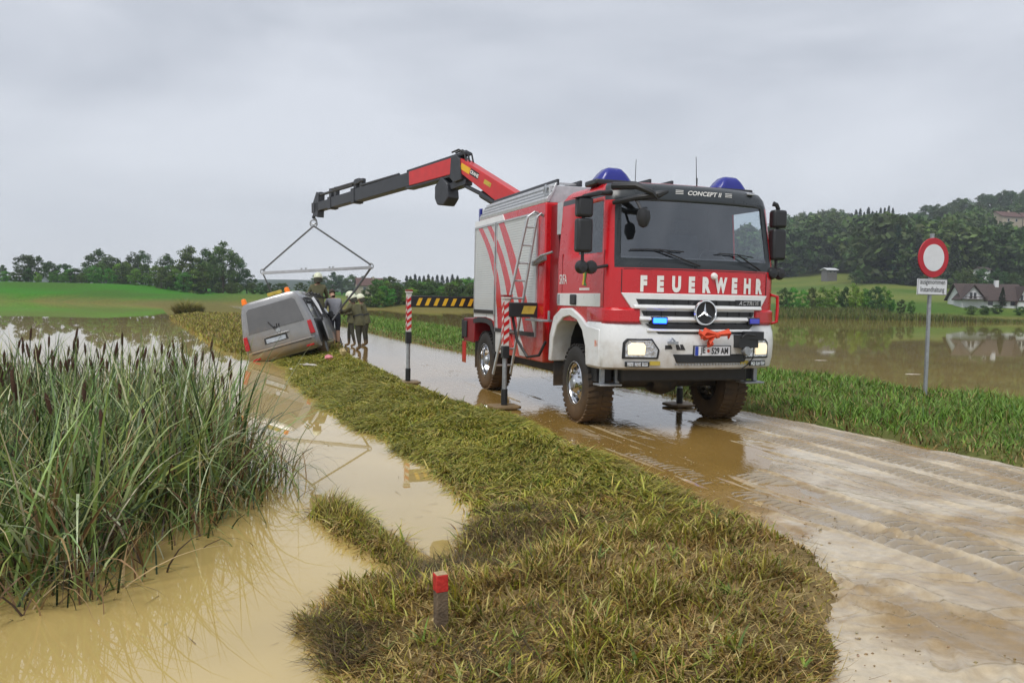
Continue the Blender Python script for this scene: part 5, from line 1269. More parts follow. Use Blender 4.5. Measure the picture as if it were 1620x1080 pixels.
# crane: planned in world space, then carried into the truck's frame
TI = (Matrix.Translation(TRK) @ Matrix.Rotation(TYAW, 4, 'Z')).inverted()
CB = Vector((.29, 16.39, 0)); CT = Vector((-5.67, 23.5, 4.14)); CE = Vector((-1.19, 18.1, 4.55))
cd = Vector((CT.x-CB.x, CT.y-CB.y, 0)).normalized(); cn = Vector((-cd.y, cd.x, 0))   # cn points away from the camera side or towards it
if cn.y > 0: cn = -cn
def CP(s, z, n=0.0):
    p = CB + cd*s + cn*n; return TI @ Vector((p.x, p.y, z))
s_e = (Vector((CE.x, CE.y, 0))-CB).dot(cd); s_t = (Vector((CT.x, CT.y, 0))-CB).dot(cd)
def cprism(mb, poly, w):
    """poly in the crane's plane: (distance from column, height)"""
    n = len(poly); vv = [tuple(CP(s, z, -w/2)) for s, z in poly]+[tuple(CP(s, z, w/2)) for s, z in poly]
    mb.add(vv, [tuple(range(n)), tuple(range(n, 2*n))[::-1]]+[(i, (i+1) % n, n+(i+1) % n, n+i) for i in range(n)]); return mb
def cseg(mb, s0, z0, s1, z1, h0, h1, w):
    d = Vector((s1-s0, z1-z0)).normalized(); nn = Vector((-d.y, d.x))
    if nn.y < 0: nn = -nn
    return cprism(mb, [(s0-nn.x*h0/2, z0-nn.y*h0/2), (s1-nn.x*h1/2, z1-nn.y*h1/2), (s1+nn.x*h1/2, z1+nn.y*h1/2), (s0+nn.x*h0/2, z0+nn.y*h0/2)], w)
mb = MB(); b0 = TI @ CB; mb.box(b0.x-.22, b0.x+.22, b0.y-.22, b0.y+.22, 1.2, 3.0); mb.lathe([(.30, 1.2), (.30, 1.55), (.24, 1.6)], 20, 'z', (b0.x, b0.y, 0)); crane_col = mb.build('crane_column', m_cred, truck, .02)
mb = MB(); cprism(mb, [(-.3, 2.7), (.25, 2.7), (.35, 3.2), (.1, 3.6), (-.3, 3.55)], .34); mb.build('column_head', m_cred, crane_col, .02)
eb, et = 4.42, 4.95
bs0, bz0 = -.1, 3.42
mb = MB(); cprism(mb, [(bs0, bz0-.12), (s_e*.35, 3.60), (s_e-.05, 4.40), (s_e+.05, 4.68), (s_e-.12, 4.68), (bs0+.05, bz0+.20)], .26); boom = mb.build('main_boom', m_cred, truck, .012)
def on_boom(body_, t, off, size, m, name, sx=1.0):
    a = Vector((bs0, bz0+.06)); b = Vector((s_e-.05, 4.60)); d = (b-a).normalized(); nn = Vector((-d.y, d.x)); c = a+(b-a)*t + nn*off
    v2, fs = text_verts(body_, size, .003, sx); mb = MB()
    mb.add([tuple(CP(c.x+d.x*(-u)+nn.x*v, c.y+d.y*(-u)+nn.y*v, .136)) for u, v in v2], fs); mb.build(name, m, boom)
def plate_boom(t0, t1, o0, o1, m, name):
    a = Vector((bs0, bz0+.06)); b = Vector((s_e-.05, 4.60)); d = (b-a).normalized(); nn = Vector((-d.y, d.x))
    P = [a+(b-a)*t0+nn*o0, a+(b-a)*t1+nn*o0, a+(b-a)*t1+nn*o1, a+(b-a)*t0+nn*o1]; mb = MB()
    vv = [tuple(CP(p.x, p.y, .1335)) for p in P]+[tuple(CP(p.x, p.y, .12)) for p in P]; mb.add(vv, [(0, 1, 2, 3), (7, 6, 5, 4), (0, 1, 5, 4), (1, 2, 6, 5), (2, 3, 7, 6), (3, 0, 4, 7)]); mb.build(name, m, boom)
plate_boom(.82, .96, -.10, .03, m_yellow, 'yellow_plate'); plate_boom(.69, .81, -.09, .04, m_ink, 'name_plate'); plate_boom(.50, .60, -.09, .0, m_dyellow, 'yellow_plate')
on_boom('CRANE', .75, -.025, .10, m_lwhite, 'lettering', 1.0)
# elbow
mb = MB(); cprism(mb, [(s_e-.18, 4.22), (s_e+.10, 4.18), (s_e+.26, 4.30), (s_e+.22, 4.74), (s_e+.04, 4.77), (s_e-.10, 4.68)], .32); mb.build('elbow_joint', m_cdark, truck, .015)
mb = MB()
for w in (-.1, 0, .1): mb.tube([tuple(CP(s_e-.28, 4.57, w)), tuple(CP(s_e-.2, 4.80, w)), tuple(CP(s_e, 4.89, w)), tuple(CP(s_e+.25, 4.86, w))], .02, 6)
mb.build('elbow_hose', m_hose, truck)
# lift cylinder
mb = MB(); A_ = CP(.35, 3.35, .03); B_ = CP(s_e*.66, 3.86, .03); C_ = CP(s_e+.02, 4.17, .03)
mb.tube([A_, B_], .085, 10); cy = mb.build('boom_cylinder', m_cdark, truck, smooth=True)
mb = MB(); mb.tube([B_, C_], .045, 8); mb.build('piston', m_cdark, cy, smooth=True)
mb = MB(); cprism(mb, [(s_e-.25, 4.11), (s_e+.28, 4.05), (s_e+.34, 4.19), (s_e+.05, 4.25), (s_e-.25, 4.23)], .2); mb.build('link_plate', m_cdark, cy, .01)
# outer boom: red housing and dark telescoping sections
def L2(t): return (s_e+(s_t-s_e)*t, 4.57+(4.13-4.57)*t)
a0, a1 = L2(.015), L2(.275); mb = MB(); cseg(mb, *a0, *a1, .36, .33, .28); outer = mb.build('outer_boom', m_cred, truck, .012)
a0, a1 = L2(-.03), L2(.30); mb = MB(); cseg(mb, a0[0], a0[1]+.215, a1[0], a1[1]+.20, .08, .07, .2); mb.build('top_tube', m_cdark, outer, .02)
a0, a1 = L2(.02), L2(.30); mb = MB(); cseg(mb, a0[0], a0[1]-.20, a1[0], a1[1]-.19, .06, .06, .24); mb.build('bottom_rail', m_cdark, outer, .01)
for k, (t0, t1, h, w) in enumerate([(.27, .67, .33, .25), (.66, .86, .28, .22), (.85, 1.0, .24, .20)]):
    a0, a1 = L2(t0), L2(t1); mb = MB(); cseg(mb, *a0, *a1, h, h*.98, w); se = mb.build('telescopic_section', m_cdark, truck, .01)
    mb = MB(); e0 = L2(t1-.02); e1 = L2(t1+.004); cseg(mb, e0[0], e0[1], e1[0], e1[1], h*1.18, h*1.18, w*1.15); mb.build('section_collar', m_cdark, se, .01)
for (t0, t1, dz, r_) in [(.36, .62, .21, .035), (.60, .84, .34, .045), (.68, .97, .30, .04)]:
    a0, a1 = L2(t0), L2(t1); mb = MB(); mb.tube([CP(a0[0], a0[1]+dz, .04), CP(a1[0], a1[1]+dz+.02, .04)], r_, 8); mb.build('extension_cylinder', m_cdark, truck, smooth=True)
for t in (.62, .665, .82, .86, .955):
    a = L2(t); mb = MB(); cprism(mb, [(a[0]-.06, a[1]+.09), (a[0]+.06, a[1]+.09), (a[0]+.08, a[1]+.41), (a[0]-.08, a[1]+.41)], .12); mb.build('cylinder_bracket', m_cdark, truck, .02)
a = L2(.645); mb = MB(); cprism(mb, [(a[0]-.14, a[1]+.30), (a[0]+.14, a[1]+.27), (a[0]+.14, a[1]+.42), (a[0]-.09, a[1]+.44)], .17); mb.build('valve_block', m_cdark, truck, .02)
a = L2(.96); mb = MB(); cprism(mb, [(a[0]-.05, a[1]-.30), (a[0]+.24, a[1]-.24), (a[0]+.28, a[1]+.10), (a[0]+.05, a[1]+.42), (a[0]-.10, a[1]+.36)], .2); mb.build('boom_head', m_cdark, truck, .015)
a = L2(.03+.06)
mb = MB(); q = (a[0]-.06, a[1]-.62); cprism(mb, [(q[0]-.22, q[1]+.28), (q[0]-.27, q[1]-.04), (q[0]-.10, q[1]-.20), (q[0]+.16, q[1]-.17), (q[0]+.26, q[1]-.02), (q[0]+.26, q[1]+.26), (q[0], q[1]+.44)], .32); mb.build('winch_housing', m_cdark, truck, .03)
# ------------------------------------------------------------------ the van in the ditch
van = thing('van', 'silver van tilted on its side edge in the pond with open sliding door', 'van', (-5.86, 21.5, -.25), (R(-1.5), R(-17), R(5)))
def vring(y, wb, zb, wt, zt, belt=1.08, wm=None):
    wm = wm or .95
    P = [(wb*.9, zb), (wb, zb+.10), (wm, .62), (wm, .95), (wm-.012, belt), (wt+.05, (belt+zt)/2+.12), (wt, zt-.15), (wt-.07, zt-.04), (wt-.25, zt)]
    return [(x, y, z) for x, z in P] + [(-x, y, z) for x, z in P[::-1]]
R_ = [vring(.0, .86, .34, .72, 1.86, wm=.915), vring(.05, .92, .30, .76, 1.92, wm=.945), vring(.5, .93, .28, .79, 1.95), vring(2.0, .93, .28, .80, 1.955), vring(3.2, .93, .28, .79, 1.92), vring(3.55, .93, .28, .77, 1.83),
      vring(4.15, .92, .28, .78, 1.28, 1.10), vring(4.6, .90, .28, .80, 1.12, 1.0, .93), vring(4.85, .84, .32, .78, .98, .9, .88), vring(4.92, .78, .40, .72, .88, .82, .8)]
mb = MB(); mb.loft(R_); vbody = mb.build('body', m_van, van, smooth=True)
def vquad(name, pts, m, parent, th=.012, bevel=.004):
    """panel through pts (planar outline), thickened inwards"""
    P = [Vector(p) for p in pts]; nrm = (P[1]-P[0]).cross(P[2]-P[0]).normalized(); n = len(P)
    mb = MB(); mb.add([tuple(p) for p in P]+[tuple(p-nrm*th) for p in P], [tuple(range(n)), tuple(range(n, 2*n))[::-1]]+[(i, (i+1) % n, n+(i+1) % n, n+i) for i in range(n)])
    return mb.build(name, m, parent, bevel)
# tailgate, window, lamps, bumper
tg = vquad('tailgate', [(-.80, -.014, .62), (.80, -.014, .62), (.82, -.014, 1.06), (.68, .0, 1.80), (.60, .004, 1.86), (-.60, .004, 1.86), (-.68, .0, 1.80), (-.82, -.014, 1.06)], m_van, van, .03, .012)
vquad('rear_window', [(-.74, -.022, 1.10), (.74, -.022, 1.10), (.65, -.010, 1.68), (.58, -.008, 1.74), (-.58, -.008, 1.74), (-.65, -.010, 1.68)], mat('dusty rear glass', (.12, .122, .13), .16, noise=.15, nscale=2, dirt=(MUD, 1.0, .4)), tg, .006)
vquad('plate_recess', [(-.42, -.02, .74), (.22, -.02, .74), (.20, -.02, .90), (-.40, -.02, .90)], m_vtrim, tg)
vquad('number_plate', [(-.36, -.026, .755), (.16, -.026, .755), (.16, -.026, .865), (-.36, -.026, .865)], mat('muddy number plate', (.40, .44, .50), .5, noise=.3, nscale=8), tg, .006)
mb = MB(); mb.box(-.35, .28, -.045, -.012, .905, .945); mb.build('handle_bar', m_van, tg, .01)
mb = MB(); mb.lathe([(.045, -.03), (.06, -.03), (.06, -.01), (.045, -.01)], 20, 'y', (.02, 0, 1.02)); mb.build('emblem', m_chrome, tg)
mb = MB(); mb.tube([(-.08, -.03, 1.12), (-.18, -.05, 1.30)], .01, 5); mb.lathe([(0, -.05), (.03, -.05), (.04, -.02)], 10, 'y', (-.06, 0, 1.11)); mb.build('rear_wiper', m_ink, tg)
mb = MB(); mb.tube([(.0, -.03, 1.07), (.02, -.05, 1.2)], .012, 5); mb.tube([(.06, -.03, 1.09), (.08, -.05, 1.19)], .012, 5); mb.build('tie_strap', m_ink, tg)
for s in (-1, 1):
    vquad('tail_light', [(s*.935, -.012, .70), (s*.80, -.03, .70), (s*.80, -.03, 1.06), (s*.90, -.012, 1.06)][::s], m_tail, van, .04, .012)
mb = MB(); n = 9; rings = []
for z, d in ((.33, .05), (.36, .0), (.48, -.05), (.60, -.05), (.635, -.01)):
    rings.append([(-.95, .35, z), (-.95, .06, z), (-.88, -.02+d, z), (-.5, -.03+d, z), (0, -.035+d, z), (.5, -.03+d, z), (.88, -.02+d, z), (.95, .06, z), (.95, .35, z)])
mb.loft(rings, closed=False); vb = mb.build('bumper', m_vbump, van, smooth=True)
mb = MB(); mb.box(-.80, .80, -.098, -.07, .585, .60); mb.build('bumper_strip', m_vtrim, vb)
for s in (-1, 1):
    mb = MB(); mb.box(s*.72-.1, s*.72+.1, -.075, -.04, .40, .44); mb.build('reflector', m_tail, vb)
# roof: two orange beacons and a yellow lamp bar
for x in (-.66, .50):
    mb = MB(); mb.lathe([(.075, 1.90), (.075, 1.95), (.065, 1.955), (.068, 2.0), (.05, 2.05), (0, 2.06)], 14, 'z', (x, .16, 0)); mb.build('beacon', m_orange, van, smooth=True)
mb = MB(); mb.box(-.02, .36, .10, .24, 1.93, 2.03); mb.build('lamp_bar', m_dyellow, van, .015)
# side windows, doors, wheels, mirrors
for s in (-1, 1):
    for (y0, y1) in ((.25, 1.35), (1.45, 2.45), (2.6, 3.5)):
        y1t = y1 if y1 < 3 else 3.2
        pts = [(s*.945, y0, 1.12), (s*.945, y1, 1.12), (s*.853, y1t, 1.70), (s*.853, y0, 1.70)]
        vquad('side_window', pts if s > 0 else pts[::-1], m_vglass, van, .02)
    mb = MB(); mb.box(s*1.0-.06, s*1.0+.08*s, 3.25, 3.38, 1.08, 1.28) if s > 0 else mb.box(-1.14, -.94, 3.25, 3.38, 1.08, 1.28); mb.build('mirror', m_vtrim, van, .03)
    for y_ in (.95, 3.95):
        mb = MB(); mb.lathe([(.19, -.10), (.30, -.105), (.325, -.07), (.33, 0), (.325, .07), (.30, .105), (.19, .10)], 28, 'x', (s*.86, y_, .32)); w = mb.build('wheel', m_rubber, van, smooth=True)
        mb = MB(); mb.lathe([(0, .085), (.09, .095), (.17, .06), (.195, .085), (.2, .10)], 20, 'x', (s*.86, y_, .32)) if s > 0 else mb.lathe([(0, -.085), (.09, -.095), (.17, -.06), (.195, -.085), (.2, -.10)], 20, 'x', (s*.86, y_, .32)); mb.build('rim', m_steel, w, smooth=True)
vquad('windscreen', [(-.68, 4.14, 1.30), (.68, 4.14, 1.30), (.70, 3.60, 1.80), (-.70, 3.60, 1.80)], m_vglass, van, .02)
# smashed and opened side: dark door opening, hanging door panel, torn trim
vquad('door_opening', [(.962, .30, .42), (.962, 2.45, .42), (.962, 2.45, 1.08), (.962, .30, 1.08)], m_vtrim, van, .03)
dr = vquad('sliding_door', [(1.16, .55, .42), (1.10, 1.75, .42), (1.08, 1.75, 1.05), (1.13, .55, 1.05)], m_van, van, .05, .02)
mb = MB(); mb.box(1.085, 1.145, .53, .56, .98, 1.05); mb.bar((1.13, .55, 1.05), (.98, .55, 1.60), .05, .05); mb.bar((.98, .55, 1.60), (.97, 1.7, 1.62), .05, .05); mb.bar((1.09, 1.75, 1.05), (.97, 1.7, 1.62), .05, .05); mb.build('door_frame', m_vtrim, dr, .01)
mb = MB(); mb.loft([[(1.0, .5, 1.62), (1.05, .6, 1.66), (1.0, .7, 1.64), (.98, .6, 1.6)], [(1.06, .55, 1.4), (1.12, .62, 1.42), (1.06, .72, 1.4), (1.03, .6, 1.38)], [(1.12, .6, 1.15), (1.15, .63, 1.15), (1.12, .68, 1.15), (1.1, .62, 1.15)]]); mb.build('torn_trim', m_plate, van)
for k in range(6):
    mb = MB(); mb.tube([(.9, .3+k*.3, 1.72), (1.0+.04*(k % 2), .35+k*.3, 1.78), (1.06, .42+k*.3, 1.70)], .022, 6); mb.build('bent_trim', m_vtrim, van)

# ------------------------------------------------------------------ lifting gear on the crane hook
bL, bR, rg, tip = Vector((-7.20, 23.6, 2.27)), Vector((-4.05, 23.4, 2.48)), Vector((-5.72, 23.5, 3.73)), Vector((-5.71, 23.5, 4.0))
hk = thing('crane_hook', 'dark steel crane hook hanging from the tip of the boom', 'hook', rg)
mb = MB(); mb.tube([tip-rg, Vector((0, 0, .16))], .03, 8); mb.lathe([(.02, .10), (.05, .12), (.05, .18), (.03, .20)], 10, 'z'); mb.build('shank', m_cdark, hk, smooth=True)
mb = MB(); mb.tube([(.085*math.sin(t), 0, .03+.085*math.cos(t)) for t in [k*.5 for k in range(10)]], [.022]*8+[.016, .008], 7); mb.build('hook', m_steel, hk, smooth=True)
lb = thing('lifting_beam', 'grey spreader beam with two slings hanging from the crane hook', 'lifting beam', tuple((bL+bR)/2)); o0 = (bL+bR)/2
mb = MB(); mb.bar(bL-o0, bR-o0, .07, .085); beam = mb.build('beam', m_beam, lb, .008)
mb = MB()
for t in (.36, .40, .62, .65): p = (bL-o0).lerp(bR-o0, t); mb.box(p.x-.02, p.x+.02, p.y-.03, p.y+.03, p.z+.03, p.z+.085)
mb.build('lug', m_steel, beam)
mb = MB(); N = 14; r0 = rg-o0; mb.tube([(r0.x+.10*math.cos(t), r0.y, r0.z-.03+.10*math.sin(t)) for t in [2*math.pi*k/N for k in range(N+1)]], .02, 7); mb.build('ring', m_steel, lb, smooth=True)
for e, q in ((bL, -1), (bR, 1)):
    mb = MB(); mb.tube([r0-Vector((0, 0, .1)), (e-o0).lerp(r0, .5)+Vector((0, 0, -.01)), e-o0+Vector((0, 0, .07))], .026, 7); mb.build('sling', m_sling, lb, smooth=True)
    mb = MB(); c = e-o0; mb.tube([(c.x+.06*math.cos(t), c.y, c.z+.04+.08*math.sin(t)) for t in [2*math.pi*k/10 for k in range(11)]], .018, 6); mb.build('shackle', m_steel, lb, smooth=True)
mb = MB(); c = bL-o0; g0 = Vector((-7.02, 25.0, 1.0))-o0; mb.tube([c, g0], .022, 6); mb.tube([c, Vector((-6.9, 24.4, 1.15))-o0], .018, 6); mb.build('van_strap', m_sling, lb, smooth=True)
mb = MB(); c = bR-o0; g0 = Vector((-5.05, 24.1, 1.30))-o0; mb.tube([c, c.lerp(g0, .5)+Vector((0, 0, -.05)), g0], .03, 6); mb.tube([c, Vector((-5.2, 24.6, 1.2))-o0], .022, 6); mb.tube([g0, Vector((-5.25, 23.9, .95))-o0], .022, 6); mb.build('van_strap', m_sling, lb, smooth=True)

# ------------------------------------------------------------------ aluminium ladder hooked on the truck
lad = thing('ladder', 'narrow aluminium ladder hooked onto the side of the fire truck', 'ladder', TRK, (0, 0, TYAW))
A0, A1 = Vector((-1.42, 3.02, .47)), Vector((-1.34, 2.20, 2.88)); B0, B1 = Vector((-1.72, 3.0, .47)), Vector((-1.48, 2.22, 2.88))
for a, b in ((A0, A1), (B0, B1)):
    mb = MB(); mb.bar(a, b, .055, .03, (1, 0, 0)); mb.build('rail', m_alu, lad, .006)
for k in range(9):
    t = .06+k*.11; mb = MB(); mb.tube([A0.lerp(A1, t), B0.lerp(B1, t)], .016, 8); mb.build('rung', m_alu, lad, smooth=True)
mb = MB(); mb.tube([A1, A1+Vector((.06, -.02, .06)), A1+Vector((.12, -.02, .02))], .016, 6); mb.tube([B1, B1+Vector((.1, -.02, .08)), B1+Vector((.25, -.02, .02))], .016, 6); mb.build('hook', m_steel, lad, smooth=True)

# ------------------------------------------------------------------ road sign
sg = thing('road_sign', 'round white sign with red rim above small white plate on grey post', 'sign', (6.80, 13.4, .1), (0, 0, TYAW))
mb = MB(); mb.tube([(0, 0, -.3), (0, 0, 2.72)], .032, 14); post = mb.build('post', m_steel, sg, smooth=True)
mb = MB(); mb.tube([(0, 0, 2.72), (0, 0, 2.75)], .036, 12); mb.build('cap', m_steel, post)
mb = MB(); mb.lathe([(0, -.05), (.315, -.05), (.32, -.045), (.32, -.035), (.30, -.030), (0, -.030)], 48, 'y', (0, 0, 2.36)); disc = mb.build('sign_disc', m_signred, sg, smooth=True)
mb = MB(); mb.lathe([(0, -.054), (.218, -.054), (.218, -.045)], 48, 'y', (0, 0, 2.36)); mb.build('white_field', m_signwhite, disc)
mb = MB(); mb.box(-.315, .315, -.052, -.036, 1.755, 2.015); pt_ = mb.build('plate', m_signwhite, sg, .01)
mb = MB()
for z_ in (1.761, 2.004): mb.box(-.31, .31, -.0545, -.05, z_, z_+.006)
for x_ in (-.31, .304): mb.box(x_, x_+.006, -.0545, -.05, 1.765, 2.0)
mb.build('plate_border', m_ink, pt_)
for body_, z_ in (('ausgenommen', 1.945), ('Instandhaltung', 1.835)):
    v2, fs = text_verts(body_, .115, .001, .80 if z_ > 1.9 else .76); mb = MB(); mb.add([(x, -.0545, z_+y) for x, y in v2], fs); mb.build('lettering', m_ink, pt_)
mb = MB()
for z_ in (2.55, 2.18, 1.96, 1.81): mb.box(-.07, .07, -.04, .04, z_-.015, z_+.015)
mb.build('clamp', m_steel, post)

# ------------------------------------------------------------------ marker stake on the near bank
gz = float(ground_h(np.array([-.33]), np.array([4.05]))[0])
st_ = thing('marker_stake', 'short square wooden stake with red painted top on the near bank', 'stake', (-.33, 4.05, gz), (R(1), R(-1.8), R(24)))
mb = MB(); mb.loft([[(-.030, -.030, -.15), (.030, -.030, -.15), (.030, .030, -.15), (-.030, .030, -.15)], [(-.031, -.030, .10), (.030, -.031, .10), (.031, .03, .10), (-.03, .031, .10)], [(-.030, -.030, .206), (.030, -.030, .206), (.030, .030, .206), (-.030, .030, .206)]]); mb.build('shaft', m_wood, st_, .004)
mb = MB(); mb.loft([[(-.0315, -.0315, .205), (.0315, -.0315, .205), (.0315, .0315, .205), (-.0315, .0315, .205)], [(-.031, -.031, .292), (.031, -.031, .292), (.031, .031, .292), (-.031, .031, .292)]]); mb.build('red_top', m_redw, st_, .004)
mb = MB(); mb.box(-.027, .027, -.027, .027, .2915, .2945); mb.build('end_grain', mat('cut wood', (.36, .27, .15), .8, noise=.3, nscale=40), st_)

# ------------------------------------------------------------------ litter washed up beside the van
def crumple(name, label, cat, loc, size, m, seed):
    rs = np.random.default_rng(seed); mb = MB(); rings = []
    for k in range(6):
        t = k/5; r_ = math.sin(math.pi*(t*.9+.05))
        rings.append([(size[0]*(t-.5)*2, size[1]*r_*math.cos(a)*(.6+.8*rs.random()), size[2]*(.5+.5*math.sin(a)*r_*(.5+rs.random()))) for a in [2*math.pi*q/7 for q in range(7)]])
    mb.loft(rings); o = mb.build(name, m, None); o.location = loc; o.rotation_euler = (0, 0, rs.random()*6); return tag(o, label, cat)
m_pink = mat('pink plastic', (.62, .22, .25), .5, noise=.3, nscale=12); m_pap = mat('white plastic', (.62, .62, .60), .5, noise=.3, nscale=9, dirt=(MUD, .5, .4)); m_card = mat('tan packaging', (.42, .33, .16), .7, noise=.3)
for args in [('crumpled_bag', 'crumpled pink plastic bag on the grass beside the van', 'litter', (-4.45, 19.9), (.13, .10, .12), m_pink, 1), ('crumpled_wrapper', 'small white wrapper on the bank right of the pink bag', 'litter', (-4.0, 20.9), (.10, .07, .09), m_pap, 2),
             ('torn_sheet', 'long white plastic scrap lying left of the pink bag', 'litter', (-4.75, 19.2), (.30, .08, .06), m_pap, 3), ('paper_scrap', 'flat white scrap nearest the pond below the van', 'litter', (-5.1, 18.9), (.16, .06, .03), m_pap, 4),
             ('cardboard_scrap', 'tan bent packaging scrap standing behind the pink bag', 'litter', (-4.3, 20.8), (.10, .06, .22), m_card, 5), ('paper_scrap', 'yellowish scrap between the packaging and the white wrapper', 'litter', (-4.1, 21.3), (.12, .06, .05), m_card, 6)]:
    nm_, lb_, ct_, (x_, y_), sz, m_, sd_ = args
    crumple(nm_, lb_, ct_, (x_, y_, float(ground_h(np.array([x_]), np.array([y_]))[0])+.05), sz, m_, sd_)
# scraps floating on the flooded field
for lab, (px, py) in {'pale scrap floating on the flood water nearest the truck': (1300, 570), 'white scrap floating on the flood water left of the sign post': (1447, 592)}.items():
    D_ = 1.76*1296/(py-horizon(px)); crumple('floating_scrap', lab, 'litter', (cam_x(px, D_), D_, WATER_Z-.01), (.22, .10, .02), m_pap, 2)

# ------------------------------------------------------------------ people
m_skin = mat('skin', (.42, .25, .17), .6, noise=.1); m_uni = mat('olive uniform', (.105, .10, .05), .9, noise=.3, nscale=8, bump=.3, bscale=30); m_uni2 = mat('dark trousers', (.055, .054, .038), .9, noise=.3, nscale=8, bump=.3, bscale=30)
m_boot = mat('muddy boots', (.03, .026, .022), .7, noise=.4, dirt=(MUD, .35, .9)); m_helm = mat('helmet', (.66, .68, .50), .3, noise=.05); m_tee = mat('grey shirt', (.22, .225, .25), .9, noise=.2, bump=.3, bscale=30); m_short = mat('navy shorts', (.018, .02, .03), .9, noise=.2)
m_hair = mat('hair', (.05, .035, .022), .8, noise=.3); m_brown = mat('brown waders', (.11, .065, .03), .7, noise=.3); m_glove = mat('work glove', (.10, .08, .05), .9, noise=.3)
def person(label, loc, face, lean, hands, top=m_uni, legs=m_uni2, boots=m_boot, helmet=True, bare=False, stride=.0, scale=1.0, head_drop=0.0, group=None):
    t = thing('person', label, 'person', loc, (0, 0, face), group, (scale,)*3)
    Lm = Matrix.Translation((0, 0, .95)) @ Matrix.Rotation(-lean, 4, 'X') @ Matrix.Translation((0, 0, -.95))
    Hm = Lm @ Matrix.Translation((0, .01, 1.50)) @ Matrix.Rotation(-head_drop, 4, 'X') @ Matrix.Translation((0, -.01, -1.50))
    J = {}
    def add(n, p, r, M_=None): J[n] = (Vector(p) if M_ is None else M_ @ Vector(p), r)
    add('pelvis', (0, 0, .95), (.165, .125)); add('waist', (0, 0, 1.10), (.155, .12), Lm); add('chest', (0, .0, 1.32), (.19, .135), Lm); add('neckb', (0, .0, 1.46), (.09, .08), Lm); add('neck', (0, .01, 1.53), (.058, .06), Lm)
    add('jaw', (0, .03, 1.60), (.066, .075), Hm); add('skull', (0, .015, 1.69), (.082, .10), Hm); add('crown', (0, .0, 1.755), (.055, .065), Hm)
    E_ = [('pelvis', 'waist'), ('waist', 'chest'), ('chest', 'neckb'), ('neckb', 'neck'), ('neck', 'jaw'), ('jaw', 'skull'), ('skull', 'crown')]
    reg = {('pelvis', 'waist'): 0, ('waist', 'chest'): 0, ('chest', 'neckb'): 0, ('neckb', 'neck'): 3, ('neck', 'jaw'): 3, ('jaw', 'skull'): 3, ('skull', 'crown'): 3}
    for s, q in ((-1, 'l'), (1, 'r')):
        sh_ = Lm @ Vector((s*.185, 0, 1.42)); ha = Vector(hands[0 if s < 0 else 1])
        d = ha-sh_
        if d.length > .52: ha = sh_+d.normalized()*.52; d = ha-sh_
        mid_ = sh_+d*.52; bend = math.sqrt(max(.0, .285**2-(d.length*.52)**2)); el = mid_+Vector((s*.45, -.35, -.8)).normalized()*bend
        add('sh'+q, sh_, (.078, .078)); add('el'+q, el, (.056, .056)); add('wr'+q, ha, (.036, .036))
        E_ += [('chest', 'sh'+q), ('sh'+q, 'el'+q), ('el'+q, 'wr'+q)]; reg[('chest', 'sh'+q)] = 0; reg[('sh'+q, 'el'+q)] = 0; reg[('el'+q, 'wr'+q)] = 3 if bare else 0
        yy = stride*s
        add('hip'+q, (s*.095, 0, .88), (.105, .11)); add('kn'+q, (s*.105, .03+yy*.55, .50), (.066, .07)); add('an'+q, (s*.11, -.02+yy, .10), (.048, .055)); add('to'+q, (s*.125, .13+yy, .045), (.046, .042))
        E_ += [('pelvis', 'hip'+q), ('hip'+q, 'kn'+q), ('kn'+q, 'an'+q), ('an'+q, 'to'+q)]; reg[('pelvis', 'hip'+q)] = 1; reg[('hip'+q, 'kn'+q)] = 1; reg[('kn'+q, 'an'+q)] = 3 if bare else 1; reg[('an'+q, 'to'+q)] = 2
    names = list(J); me = bpy.data.meshes.new('body'); me.from_pydata([J[n_][0] for n_ in names], [(names.index(a), names.index(b)) for a, b in E_], [])
    o = bpy.data.objects.new('body', me); C.objects.link(o)
    o.modifiers.new('skin', 'SKIN').use_smooth_shade = True
    for i, n_ in enumerate(names): me.skin_vertices[0].data[i].radius = J[n_][1]; me.skin_vertices[0].data[i].use_root = (n_ == 'pelvis')
    ss = o.modifiers.new('sub', 'SUBSURF'); ss.levels = 2; ss.render_levels = 2
    dg = bpy.context.evaluated_depsgraph_get(); dg.update()
    nm = bpy.data.meshes.new_from_object(o.evaluated_get(dg)); bpy.data.objects.remove(o)
    segs = [(J[a][0], J[b][0], reg[(a, b)]) for a, b in E_]
    mi = []
    for p in nm.polygons:
        c = p.center; best = (9, 0)
        for a, b, r_ in segs:
            ab = b-a; tt_ = max(0, min(1, (c-a).dot(ab)/ab.length_squared)); d = (c-(a+ab*tt_)).length
            if d < best[0]: best = (d, r_)
        k = best[1]
        if k == 1 and c.z > .80 and not bare: k = 0       # jacket hem
        if k in (1,) and c.z < .34 and not bare: k = 2
        if k == 3 and bare and c.z < .16: k = 2
        mi.append(k)
    # face: eyes, nose, mouth, ears
    bm = bmesh.new(); bm.from_mesh(nm)
    for f_, k in zip(bm.faces, mi): f_.material_index = k
    def blob(c, r_, k, n_=6):
        g_ = bmesh.ops.create_uvsphere(bm, u_segments=8, v_segments=n_, radius=1, matrix=Hm @ Matrix.Translation(c) @ Matrix.Diagonal((*r_, 1)))
        for v in g_['verts']:
            for f_ in v.link_faces: f_.material_index = k; f_.smooth = True
    blob((0, .118, 1.645), (.013, .020, .024), 3); blob((-.082, .02, 1.655), (.012, .02, .032), 3); blob((.082, .02, 1.655), (.012, .02, .032), 3)
    for s in (-1, 1): blob((s*.031, .098, 1.672), (.013, .010, .008), 4)
    blob((0, .102, 1.60), (.024, .008, .006), 5)
    bm.to_mesh(nm); bm.free()
    for m_ in (top, legs, boots, m_skin, m_ink, m_redw): nm.materials.append(m_)
    for p in nm.polygons: p.use_smooth = True
    nm.name = 'body'; link('body', nm, t)
